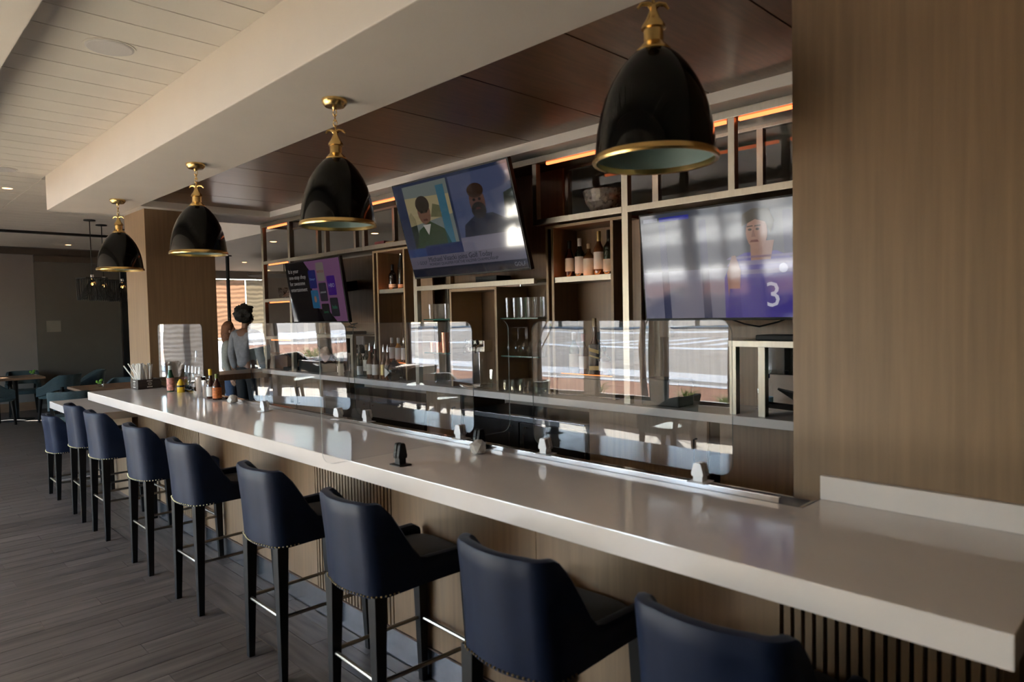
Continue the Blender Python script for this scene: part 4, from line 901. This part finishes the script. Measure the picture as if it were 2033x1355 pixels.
cup('pitcher', 'clear plastic pitcher beside the beer tower', 'pitcher', (3.66, 4.02, zb+0.0005), glassprof(0.045, 0.058, 0.15), GLASSY)
cup('pitcher', 'clear glass jar with ice scoop behind the pitcher', 'pitcher', (3.80, 4.00, zb+0.0005), glassprof(0.045, 0.05, 0.22), GLASSY)
ORD = ['leftmost', 'second from left', 'third from left', 'fourth from left', 'rightmost']
def row(src_fn, places, lbl, grp):
    o0 = None; xs = sorted({round(p[0], 3) for p in places}); ys = sorted({round(p[1], 3) for p in places}, reverse=True)
    for i, p in enumerate(places):
        if o0 is None: o = o0 = src_fn(p)
        else: o = o0.copy(); C.objects.link(o); o.location = p; o['group'] = grp
        k = ys.index(round(p[1], 3)); k = 4 if k == len(ys)-1 else k
        rw = ['front row', 'second row', 'back row'][xs.index(round(p[0], 3)) if len(xs) == 3 else (0 if p[0] < xs[0]+0.001 else 2)] if len(xs) > 1 else 'row'
        o['label'] = lbl.split(',')[0] + ', ' + ORD[k] + ' of the ' + rw
L1 = 'straight tumbler on the upper left glass shelf'
row(lambda p: cup('tumbler', L1, 'glass', p, glassprof(0.028, 0.033, 0.13), GLASSY, 'tumblers on the upper left glass shelf'), [(3.72+0.08*j, 4.50+0.072*i, 1.6455) for j in range(2) for i in range(5)], L1, 'tumblers on the upper left glass shelf')
L2 = 'tall highball glass on the upper right shelf'
row(lambda p: cup('highball_glass', L2, 'glass', p, glassprof(0.030, 0.036, 0.155), GLASSY, 'highball glasses on the upper right glass shelf'), [(3.72+0.085*j, 3.50+0.078*i, 1.6455) for j in range(2) for i in range(5)], L2, 'highball glasses on the upper right glass shelf')
L3 = 'upturned wine glass on the lower right shelf'
wgp = [(0.0005, 0.0), (0.034, 0.0), (0.034, 0.002), (0.006, 0.006), (0.004, 0.02), (0.004, 0.09), (0.012, 0.098), (0.032, 0.12), (0.039, 0.15), (0.036, 0.19), (0.030, 0.215)]
row(lambda p: cup('wine_glass', L3, 'glass', p, [(r, 0.215-z) for r, z in reversed(wgp)], GLASSY, 'wine glasses on the lower right glass shelf'), [(3.74+0.10*j, 3.50+0.08*i, 1.3555) for j in range(2) for i in range(5)], L3, 'wine glasses on the lower right glass shelf')
L4 = 'rocks glass under the right glass shelves'
row(lambda p: cup('rocks_glass', L4, 'glass', p, glassprof(0.036, 0.042, 0.085), GLASSY, 'rocks glasses on the back counter'), [(3.63+0.095*j, 3.48+0.085*i, zb+0.0005) for j in range(3) for i in range(5)], L4, 'rocks glasses on the back counter')
L5 = 'short tumbler under the left glass shelves'
row(lambda p: cup('short_tumbler', L5, 'glass', p, glassprof(0.03, 0.035, 0.10), GLASSY, 'short tumblers on the back counter'), [(3.72+0.08*j, 4.50+0.075*i, zb+0.0005) for j in range(2) for i in range(4)], L5, 'short tumblers on the back counter')
COP = mat('polished_copper', (0.80, 0.36, 0.24), 0.22, 1.0, var=0.04)
L6 = 'copper mug on the lower left shelf'
row(lambda p: cup('copper_mug', L6, 'mug', p, glassprof(0.036, 0.038, 0.085), COP, 'copper mugs on the lower left glass shelf'), [(3.73, 4.62+0.082*i, 1.3555) for i in range(3)], L6, 'copper mugs on the lower left glass shelf')
L7 = 'spare copper mug above or behind the mug row'
row(lambda p: cup('copper_mug', L7, 'mug', p, glassprof(0.034, 0.036, 0.085), COP, 'copper mugs stacked on top'), [(3.73, 4.625, 1.4415), (3.80, 4.52, 1.3555)], L7, 'copper mugs stacked on top')
# glass bowls and boxes on the upper shelves
CUTG = mat('cut_glass', (0.45, 0.40, 0.36), 0.1, spec=0.9, var=0.35, scale=40); CUTG.node_tree.nodes['Principled BSDF'].inputs['Transmission Weight'].default_value = 0.6
cup('glass_bowl', 'large cut glass bowl on the top shelf of the right cubby', 'bowl', (3.80, 2.93, 2.3485), [(0.0005, 0), (0.06, 0.0), (0.09, 0.02), (0.13, 0.08), (0.15, 0.16), (0.145, 0.165), (0.12, 0.08), (0.08, 0.025), (0.0005, 0.012)], CUTG, None, 28)
cup('glass_bowl', 'cut glass goblet on the top shelf above the left cubby', 'bowl', (3.76, 5.12, 2.3485), [(0.0005, 0), (0.04, 0), (0.015, 0.02), (0.015, 0.05), (0.06, 0.08), (0.075, 0.16), (0.07, 0.16), (0.05, 0.09), (0.0005, 0.06)], CUTG, None, 20)
cup('glass_decanter', 'cut glass tumbler on the middle shelf of the open end bay', 'glass', (3.74, 7.64, 1.9065), glassprof(0.05, 0.06, 0.13), CUTG)
cup('glass_decanter', 'cut glass decanter with flared base on the middle shelf of the end bay', 'decanter', (3.76, 7.42, 1.9065), [(0.0005, 0), (0.13, 0.0), (0.14, 0.015), (0.09, 0.06), (0.035, 0.13), (0.03, 0.19), (0.05, 0.235), (0.0005, 0.235)], CUTG, None, 24)
for nm, lb_, y0, y1, z1, m in (('gift_box', 'dark red gift box lying on the shelf above the left cubby', 5.44, 5.60, 2.39, mat('dark_red_card', (0.16, 0.02, 0.03), 0.5, var=0.1)), ('gift_box', 'yellow topped box lying beside the dark red box', 5.28, 5.42, 2.375, mat('tan_card', (0.33, 0.22, 0.10), 0.6, var=0.1)), ('gift_box', 'pink and green box behind the middle television corner', 4.96, 5.05, 2.43, mat('pink_card', (0.55, 0.12, 0.10), 0.5, var=0.1))):
    o = bx(3.68, 3.80, y0, y1, 2.3485, z1).build(nm, m, bevel=0.002); tag(o, lb_, 'box')
# left end of the back counter: napkins in a black tray, screen, kraft box
ntray = thing('napkin_tray', 'black wire-edged tray box below the heap of pink napkins', 'tray', (3.76, 6.92, zb+0.0005))
MB().box(-0.10, 0.10, -0.24, 0.24, 0.0, 0.01).box(-0.10, -0.09, -0.24, 0.24, 0.01, 0.13).box(0.09, 0.10, -0.24, 0.24, 0.01, 0.13).box(-0.09, 0.09, -0.24, -0.23, 0.01, 0.13).box(-0.09, 0.09, 0.23, 0.24, 0.01, 0.13).build('box', BLACKM, ntray, bevel=0.003)
bx(-0.105, -0.10, -0.24, 0.24, 0.118, 0.128).build('wire_edge', CHROME, ntray)
NAP = mat('pink_napkin_cloth', (0.52, 0.36, 0.31), 0.85, var=0.06, scale=12)
rnd = random.Random(3)
for i in range(7):
    b = MB(); n = 7; sx, sy = 0.085, 0.06; cxx, cyy = rnd.uniform(-0.04, 0.04), -0.20+0.066*i
    for a in range(n):
        for c in range(n):
            u, v = a/(n-1)*2-1, c/(n-1)*2-1
            b.v.append((cxx+u*sx, cyy+v*sy, 0.15+0.03*math.sin(3*u+i)+0.035*math.cos(2.6*v+2*i)+0.025*(1-abs(u))))
    for a in range(n-1):
        for c in range(n-1): b.f.append((a*n+c, a*n+c+1, (a+1)*n+c+1, (a+1)*n+c))
    o = b.build('napkin', NAP, smooth=True); o.location = (3.755+cxx*0.5, 6.92+cyy, zb+0.118+0.012*(i % 4)); o.rotation_euler = (rnd.uniform(-0.3, 0.3), rnd.uniform(-0.3, 0.3), rnd.uniform(0, 3))
    md = o.modifiers.new('solid', 'SOLIDIFY'); md.thickness = 0.004
    tag(o, 'crumpled pink cloth napkin in the heap on the black tray', 'napkin', 'pink napkins on the tray')
mn = thing('order_screen', 'black order screen seen from behind under the left television', 'monitor', (3.90, 6.95, zb+0.0005))
bx(-0.02, 0.02, -0.20, 0.20, 0.16, 0.36).build('panel', BLACKM, mn, bevel=0.008); bx(-0.02, 0.02, -0.03, 0.03, 0.0, 0.16).build('stand', BLACKM, mn)
kb = thing('kraft_box', 'open brown kraft carton at the left end of the back counter', 'carton', (3.83, 7.68, zb+0.0005), 0.0)
KR = mat('kraft_card', (0.36, 0.21, 0.13), 0.8, var=0.08)
MB().box(-0.13, 0.13, -0.16, 0.16, 0, 0.15).build('box', KR, kb, bevel=0.002); MB().q([(-0.13, -0.16, 0.15), (-0.13, 0.16, 0.15), (-0.20, 0.16, 0.20), (-0.20, -0.16, 0.20)], [(0, 1, 2, 3)]).build('flap', KR, kb)
pos = thing('payment_terminal', 'tilted black payment tablet on its stand at the end of the back counter', 'tablet', (3.70, 7.37, zb+0.0005), 0.15)
bx(-0.07, 0.07, -0.10, 0.10, 0.0, 0.035).build('base', BLACKM, pos, bevel=0.006)
MB().prism([(-0.02, 0.03), (0.02, 0.03), (0.06, 0.13), (0.02, 0.13)], 1, -0.03, 0.03).build('arm', BLACKM, pos)
o = bx(-0.012, 0.012, -0.13, 0.13, -0.09, 0.09).build('tablet', BLACKM, pos, bevel=0.004); o.location = (0.02, 0, 0.19); o.rotation_euler = (0, -0.7, 0)
# cable-and-folder clutter of the right pass-through
for i, (lb_, y, x, rz, ry) in enumerate((('black menu folder leaning against the back splash by the near column', 1.62, 3.80, 0.4, 0.25), ('grey menu folder lying askew on the black folder', 1.50, 3.74, -0.3, 0.5))):
    o = bx(-0.11, 0.11, -0.15, 0.15, 0, 0.012).build('menu_folder', BLACKM if i == 0 else mat('charcoal_card', (0.045, 0.042, 0.04), 0.5, var=0.05), bevel=0.002); o.location = (x, y, zb+0.03+0.05*i); o.rotation_euler = (0.1, ry, rz); tag(o, lb_, 'folder')
o = MB().sphere((0, 0, 0.05), 0.09, 12, 8, (1, 1.4, 0.55)).build('green_bag', mat('lime_green_cloth', (0.20, 0.34, 0.02), 0.7, var=0.1), smooth=True); o.location = (3.78, 1.33, zb+0.001); tag(o, 'lime green cloth bundle beside the near column', 'cloth')
o = bx(3.975, 3.984, 1.28, 1.62, 1.27, 1.43).build('teal_sheet', mat('teal_paper', (0.10, 0.30, 0.30), 0.7, var=0.03)); tag(o, 'teal paper sheet taped on the dark pass-through window', 'paper')
bottle('water_bottle', 'clear water bottle with blue cap by the pass-through window', 'bottle', (3.86, 1.80, zb+0.0005), [(0.03, 0), (0.032, 0.005), (0.032, 0.15), (0.012, 0.19), (0.012, 0.20)], GLASSY, (('cap', [(0.0135, 0.19), (0.0135, 0.215)], mat('blue_cap', (0.02, 0.04, 0.35), 0.4, var=0.02)), ('label', lab(0.032, 0.05, 0.08), mat('blue_label', (0.15, 0.30, 0.45), 0.5, var=0.1))))
bottle('spray_bottle', 'tall clear squirt bottle beside the blue capped bottle', 'bottle', (3.90, 1.86, zb+0.0005), [(0.03, 0), (0.03, 0.18), (0.012, 0.22), (0.008, 0.33)], GLASSY)
o = bx(3.62, 3.80, 2.25, 2.52, zb+0.0005, zb+0.17).build('black_caddy', BLACKM, bevel=0.01); tag(o, 'black rounded countertop bin between the posts right of the cubby', 'caddy')
# ================================================================ DINING AREA
def make_chair():
    t = thing('barrel_chair', '', 'chair')
    sh, pts = shell(0.27, 0.25, 0.20, -0.27, 0.80, 0.60, 0.56, 0.44, 0.05, -0.20, 0.16, 0.05, cr=0.16)
    sh.build('backrest', TEALF, t, smooth=True)
    cushion(-0.20, 0.26, 0.235, 0.40, 0.47).build('seat', mat('grey_teal_seat', (0.045, 0.075, 0.085), 0.85, var=0.1, scale=40), t, smooth=True)
    for x, y in ((-0.19, 0.18), (-0.19, -0.18), (0.19, 0.19), (0.19, -0.19)):
        MB().frustum((x*1.15, y*1.12, 0), 0.013, (x, y, 0.42), 0.024).build('leg', ESPR, t)
    for s in (-1, 1): MB().frustum((-0.20, s*0.17, 0.42), 0.02, (-0.235, s*0.19, 0.60), 0.02).build('back_support', ESPR, t)
    return t
GCH = 'teal barrel chairs of the dining area'
ch = make_chair()
CH = [((2.33, 15.15, 0), -PI/2-0.15, 'teal barrel chair facing us behind the farthest table'), ((1.72, 13.95, 0), 0.4, 'teal barrel chair cut off by the left picture edge'),
      ((2.62, 13.75, 0), 2.2, 'teal barrel chair with its back to us right of the farthest table'), ((3.15, 14.35, 0), 3.0, 'high teal chair seen from the side beyond the dining tables'),
      ((2.12, 10.45, 0), 1.25, 'near teal barrel chair with its back to us just beyond the low counter'), ((3.02, 11.75, 0), -2.4, 'teal barrel chair beside the straw caddy, only its back showing'),
      ((-2.3, 6.3, 0), 1.2, 'teal barrel chair by the street windows, mirrored in the screens'), ((-2.2, 7.9, 0), -1.4, 'teal barrel chair across the window table, mirrored in the screens'), ((-2.1, 4.0, 0), 1.6, 'teal barrel chair nearest the camera by the street windows'), ((-3.1, 9.75, 0), 1.5, 'added teal barrel chair breaking up the sunlit floor mirrored in the middle television'), ((-2.4, 10.7, 0), 3.1, 'teal barrel chair added on the room side of the far window table')]  # last pair added with the far window table to break up the sun patch
for i, (l, rz, lb_) in enumerate(CH):
    if i == 0: ch.location = l; ch.rotation_euler = (0, 0, rz); tag(ch, lb_, None, GCH)
    else: copy_tree(ch, l, rz, lb_, GCH)
TW = mat('dining_table_wood', (0.17, 0.095, 0.055), 0.4, var=0.2, scale=4, stretch=(1, 10, 1))
def table(label, loc, s):
    t = thing('dining_table', label, 'table', loc, 0, 'dining tables')
    bx(-s, s, -s, s, 0.715, 0.75).build('table_top', TW, t, bevel=0.004)
    MB().lathe([(0.26, 0), (0.26, 0.012), (0.05, 0.03), (0.04, 0.05), (0.04, 0.69), (0.12, 0.715)], 20).build('pedestal', BLACKM, t, smooth=True); return t
table('square wooden dining table farthest away by the left picture edge', (2.12, 14.5, 0), 0.38)
table('wooden dining table between the low counter and the straw caddy', (2.72, 11.15, 0), 0.42)
table('wooden dining table by the street windows, mirrored in the screens', (-2.3, 7.1, 0), 0.4)
table('added wooden dining table breaking up the sunlit floor by the street windows', (-3.15, 10.7, 0), 0.42)  # added to break up the sun patch reflected in the middle television
def posy(label, loc):
    t = thing('table_posy', label, 'plant', loc)
    MB().lathe([(0.035, 0), (0.04, 0.01), (0.04, 0.06), (0.035, 0.065)], 14).build('pot', GLASSY, t, smooth=True)
    b = MB(); rn = random.Random(9)
    for i in range(22): a = rn.uniform(0, 6.28); r = rn.uniform(0, 0.05); b.sphere((r*math.cos(a), r*math.sin(a), 0.05+rn.uniform(0, 0.05)), 0.016, 6, 4)
    b.build('leaves', mat('fresh_green_leaf', (0.10, 0.26, 0.03), 0.6, var=0.3, scale=20), t)
posy('small green plant in a glass on the table beyond the low counter', (2.62, 11.1, 0.7505)); posy('small plant and glass on the farthest dining table', (2.38, 14.45, 0.7505))
# wire cage pendants
def cage():
    t = thing('cage_pendant', '', 'pendant lamp')
    MB().lathe([(0.075, 0), (0.075, -0.015), (0.01, -0.018)], 20).build('canopy', BLACKM, t)
    MB().tube([(0, 0, -0.015), (0, 0, -0.79)], 0.006, 6).build('rod', BLACKM, t)
    MB().lathe([(0.022, -0.78), (0.024, -0.80), (0.024, -0.84), (0.018, -0.845)], 12).build('socket', CHROME, t, smooth=True)
    MB().sphere((0, 0, -0.89), 0.028, 12, 8, (0.8, 0.8, 1.5)).build('bulb', FIL, t, smooth=True)
    w = 0.145; z0, z1 = -0.83, -1.14
    for s in ((-1, -1, 1, -1), (1, -1, 1, 1), (1, 1, -1, 1), (-1, 1, -1, -1)):
        MB().tube([(s[0]*w, s[1]*w, z0), (s[2]*w, s[3]*w, z0)], 0.006, 5).build('frame_bar', BLACKM, t)
    b = MB(); n = 9
    for s in ((-1, -1, 1, -1), (1, -1, 1, 1), (1, 1, -1, 1), (-1, 1, -1, -1)):
        for i in range(n):
            u = i/n; x, y = (s[0]+(s[2]-s[0])*u)*w, (s[1]+(s[3]-s[1])*u)*w
            b.tube([(x, y, z0), (x*0.98, y*0.98, z1)], 0.0042, 4)
            b.tube([(x*0.12, y*0.12, z0-0.02), (x*0.98, y*0.98, z1)], 0.0036, 4)
    tag(b.build('cage_wires', BLACKM, t), kind='stuff'); return t
cg = cage(); GCG = 'black wire cage pendants over the dining table'
for i, (l, lb_) in enumerate((((2.59, 11.18, 3.134), 'black wire cage pendant with glowing bulb, left of three'), ((2.852, 11.65, 3.134), 'black wire cage pendant with glowing bulb, middle of three'), ((3.205, 12.05, 3.134), 'black wire cage pendant with glowing bulb, right of three beside the oak column'))):
    if i == 0: cg.location = l; tag(cg, lb_, None, GCG); cg.rotation_euler = (0, 0, 0.2)
    else: copy_tree(cg, l, 0.2, lb_, GCG)
# ceiling speakers, downlights, sprinklers
for (x, y, z, lb_) in ((1.08, 4.10, 3.1355, 'round grey ceiling speaker in the plank ceiling near the bar'), (1.14, 7.96, 3.1355, 'round grey ceiling speaker at the left picture edge')):
    t = thing('ceiling_speaker', lb_, 'speaker', (x, y, z)); MB().lathe([(0.115, 0), (0.115, -0.006), (0.105, -0.010), (0.0, -0.010)], 32, cap=False).build('grille', SPEAK, t); MB().lathe([(0.125, 0), (0.125, -0.004), (0.115, -0.004), (0.115, 0)], 32, cap=False).build('ring', WHITE, t)
def downlight(x, y, z, lb_):
    t = thing('downlight', lb_, 'ceiling light', (x, y, z), 0, 'recessed ceiling lights')
    MB().lathe([(0.062, 0), (0.062, -0.003), (0.047, -0.003), (0.047, 0)], 24, cap=False).build('trim_ring', WHITE, t); MB().lathe([(0.047, -0.001), (0.0, -0.001)], 24, cap=False).build('lens', DOWN, t)
for x, y, z, lb_ in ((1.34, 9.06, 3.1355, 'glowing recessed light in the plank ceiling at the left edge'), (3.11, 15.0, 3.1355, 'small recessed light near the far wall'), (4.56, 9.58, 2.799, 'recessed light seen through the open end shelves'), (5.75, 13.37, 2.799, 'recessed light right of the black ceiling pole'), (7.15, 15.36, 2.799, 'farthest recessed light in the lounge ceiling'), (5.2, 7.9, 2.799, 'recessed light above the left television bay')): downlight(x, y, z, lb_)
for x, y, lb_ in ((2.76, 3.10, 'small ceiling sprinkler in the dark wood ceiling'), (2.75, 5.09, 'farther ceiling sprinkler in the dark wood ceiling')):
    o = MB().lathe([(0.035, 0), (0.035, -0.006), (0.014, -0.012), (0.012, -0.03), (0.0, -0.03)], 16, cap=False).build('sprinkler', mat('copper_bronze', (0.20, 0.10, 0.06), 0.35, 0.8, var=0.05), smooth=True); o.location = (x, y, 2.8625); tag(o, lb_, 'sprinkler')
pl = thing('ceiling_pole', 'black round pole from floor to ceiling in the lounge', 'pole', (4.9, 12.1, 0))
MB().tube([(0, 0, 0), (0, 0, 2.79)], 0.03, 14).build('shaft', BLACKM, pl, smooth=True); MB().lathe([(0.075, 2.785), (0.075, 2.80)], 18).build('flange', BLACKM, pl)
dl = thing('disc_lamp', 'wide flat round hanging lamp in the lounge', 'pendant lamp', (6.0, 12.2, 2.7995))
MB().lathe([(0.64, -0.33), (0.65, -0.32), (0.65, -0.29), (0.63, -0.28)], 40).build('disc', mat('taupe_lamp_shade', (0.10, 0.075, 0.055), 0.7, var=0.05), dl); MB().tube([(0, 0, 0), (0, 0, -0.28)], 0.008, 6).build('rod', BLACKM, dl)
# high wooden table behind the bar end
ht = thing('high_table', 'tall wooden table beyond the end of the back bar', 'table', (3.75, 8.75, 0))
HT = mat('warm_table_wood', (0.26, 0.15, 0.085), 0.35, var=0.15, scale=4, stretch=(10, 1, 1))
bx(-0.55, 0.45, -0.32, 0.32, 0.925, 1.0).build('table_top', HT, ht, bevel=0.004)
for x in (-0.45, 0.36):
    for y in (-0.26, 0.26): MB().frustum((x, y, 0), 0.03, (x, y, 0.925), 0.035).build('leg', HT, ht)
# ---------------------------------------------------------------- people
def skin_obj(name, verts, edges, radii, material, parent, root=0, sub=2):
    me = bpy.data.meshes.new(name); me.from_pydata(verts, edges, []); o = bpy.data.objects.new(name, me); C.objects.link(o); o.parent = parent
    sm = o.modifiers.new('skin', 'SKIN'); sm.use_smooth_shade = True; sm.use_x_symmetry = False
    if not me.skin_vertices: me.attributes
    bpy.context.view_layer.update()
    for i, sv in enumerate(me.skin_vertices[0].data):
        r = radii[i]; sv.radius = r if isinstance(r, tuple) else (r, r); sv.use_root = (i == root)
    ss = o.modifiers.new('sub', 'SUBSURF'); ss.levels = sub; ss.render_levels = sub
    me.materials.append(material); return o
def person(label, loc, rz, skinm, shirtm, trousm, shoem, hairm, hair, H=1.0, arm_bend=0.0, armr=None, arml=None, coat=0.0):
    """local frame: faces +x, y to the person's left; built at 1.75 m and scaled by H"""
    t = thing('person', label, 'person', loc, rz); S = H
    def V(*p): return tuple(c*S for c in p)
    arms = {1: arml or [(0.0, 0.21, 1.40), (-0.02, 0.26, 1.13), (0.06, 0.27, 0.88)], -1: armr or [(0.0, -0.21, 1.40), (-0.02, -0.26, 1.13), (0.06, -0.27, 0.88)]}
    v = [V(0, 0, 0.95), V(0, 0, 1.20), V(-0.01, 0, 1.38), V(0.0, 0, 1.47), V(0.015, 0, 1.535), V(0.03, 0, 1.62), V(0.02, 0, 1.71)]; e = [(0, 1), (1, 2), (2, 3), (3, 4), (4, 5), (5, 6)]
    r = [(0.13*S, 0.095*S), (0.12*S, 0.09*S), (0.13*S, 0.095*S), 0.058*S, 0.058*S, (0.082*S, 0.095*S), (0.055*S, 0.065*S)]
    for s in (1, -1):
        a = arms[s]; b0 = len(v); hd = (Vector(a[2])-Vector(a[1])).normalized()
        v += [V(*a[0]), V(*a[1]), V(*a[2])]; e += [(2, b0), (b0, b0+1), (b0+1, b0+2)]; r += [0.05*S, 0.04*S, 0.027*S]
        pm = Vector(a[2])+hd*0.06; v.append(V(*pm)); e.append((b0+2, b0+3)); r.append((0.036*S, 0.018*S)); pk = b0+3
        sd = Vector((1, 0, 0)) if abs(hd.x) < 0.7 else Vector((0, 0, 1))
        for k, (off, ln) in enumerate(((-0.026, 0.062), (-0.009, 0.075), (0.009, 0.072), (0.026, 0.055), (0.042, 0.04))):
            p1 = pm+sd*off+hd*(0.03 if k < 4 else -0.01); p2 = p1+hd*ln*0.6+Vector((0, -s*0.006, 0)); p3 = p2+hd*ln*0.5+Vector((0, -s*0.016, 0)); q = len(v)
            v += [V(*p1), V(*p2), V(*p3)]; e += [(pk, q), (q, q+1), (q+1, q+2)]; r += [0.0095*S, 0.0085*S, 0.007*S]
    for s in (1, -1):
        q = len(v); v += [V(0, s*0.095, 0.88), V(0.02, s*0.10, 0.48), V(-0.01, s*0.105, 0.09), V(0.12, s*0.115, 0.035)]
        e += [(0, q), (q, q+1), (q+1, q+2), (q+2, q+3)]; r += [0.085*S, 0.058*S, 0.042*S, (0.04*S, 0.03*S)]
    skin_obj('body', v, e, r, skinm, t)
    # shirt over torso and sleeves
    v = [V(0, 0, 0.93+coat), V(0, 0, 1.18), V(-0.01, 0, 1.37), V(0.0, 0, 1.485)]; e = [(0, 1), (1, 2), (2, 3)]; r = [(0.165*S, 0.125*S), (0.15*S, 0.115*S), (0.16*S, 0.12*S), 0.088*S]
    for s in (1, -1):
        a = arms[s]; q = len(v); m_ = tuple((Vector(a[1])*0.15+Vector(a[2])*0.85)); v += [V(*a[0]), V(*a[1]), V(*m_)]; e += [(2, q), (q, q+1), (q+1, q+2)]; r += [0.072*S, 0.060*S, 0.046*S]
    skin_obj('shirt', v, e, r, shirtm, t, root=1)
    v = [V(0, 0, 1.0), V(0, 0, 0.93)]; e = [(0, 1)]; r = [(0.145*S, 0.11*S), (0.15*S, 0.115*S)]
    for s in (1, -1):
        q = len(v); v += [V(0, s*0.10, 0.85), V(0.02, s*0.105, 0.48), V(-0.01, s*0.108, 0.08)]; e += [(1, q), (q, q+1), (q+1, q+2)]; r += [0.10*S, 0.075*S, 0.062*S]
    skin_obj('trousers', v, e, r, trousm, t, root=0)
    for s in (1, -1): MB().sphere(V(0.05, s*0.112, 0.045), 0.05*S, 12, 8, (2.6, 0.95, 0.95)).build('shoe', shoem, t, smooth=True)
    for s in (1, -1):
        MB().sphere(V(0.112, s*0.032, 1.632), 0.012*S, 8, 6).build('eye', mat('eye_white', (0.6, 0.58, 0.55), 0.2, var=0.02), t, smooth=True)
        MB().sphere(V(0.025, s*0.088, 1.615), 0.03*S, 8, 6, (0.6, 0.35, 1.0)).build('ear', skinm, t, smooth=True)
    MB().sphere(V(0.128, 0, 1.60), 0.018*S, 8, 6, (1, 0.8, 1.4)).build('nose', skinm, t, smooth=True)
    MB().sphere(V(0.113, 0, 1.565), 0.022*S, 8, 6, (0.5, 1.1, 0.35)).build('mouth', mat('lip', (0.22, 0.09, 0.07), 0.5, var=0.05), t, smooth=True)
    hb = hair(S); ob = hb.build('hair', hairm, t, smooth=True)
    return t
def afro(S):
    b = MB(); b.sphere((-0.015*S, 0, 1.68*S), 0.135*S, 24, 16, (1, 1.02, 0.95))
    out = []
    for p in b.v:
        q = Vector(p); c = Vector((-0.015*S, 0, 1.68*S)); d = q-c
        k = 1+0.22*noise.noise(d*16)+0.14*noise.noise(d*45)
        if d.x > 0.05*S and d.z < 0.05*S: k *= 0.62
        out.append(tuple(c+d*k))
    b.v = out; return b
def longhair(S):
    b = MB(); b.sphere((-0.005*S, 0, 1.66*S), 0.118*S, 20, 14, (1.02, 0.95, 1.05)); out = []
    for p in b.v:
        q = Vector(p); c = Vector((-0.005*S, 0, 1.66*S)); d = q-c
        if d.z < 0: d.z *= 3.0 if d.x < 0.03*S else 0.6; d.x -= 0.01
        if d.x > 0.06*S: d.x *= 0.7
        k = 1+0.08*noise.noise(d*22); out.append(tuple(c+d*k))
    b.v = out; return b
SKA = mat('brown_skin', (0.16, 0.075, 0.045), 0.5, var=0.05); SKB = mat('light_skin', (0.50, 0.30, 0.22), 0.5, var=0.05)
SHB = mat('black_shoe', (0.01, 0.01, 0.01), 0.4, var=0.05)
person('standing person with dark curly hair in a loose grey shirt and black trousers', (4.12, 9.62, 0), 0.35, SKA, mat('grey_shirt_cloth', (0.20, 0.20, 0.22), 0.9, var=0.15, scale=20), mat('black_trousers', (0.012, 0.012, 0.014), 0.9, var=0.1), SHB, mat('black_hair', (0.008, 0.006, 0.005), 0.8, var=0.3, scale=60, bump=0.5), afro, 1.045)
person('person with long reddish hair in a pale grey jumper and jeans beside the table', (4.26, 10.55, 0), -0.6, SKB, mat('pale_grey_knit', (0.30, 0.30, 0.28), 0.95, var=0.1, scale=40), mat('blue_denim', (0.06, 0.09, 0.16), 0.9, var=0.15, scale=60), SHB, mat('auburn_hair', (0.16, 0.06, 0.025), 0.7, var=0.3, scale=40, bump=0.4), longhair, 0.925)
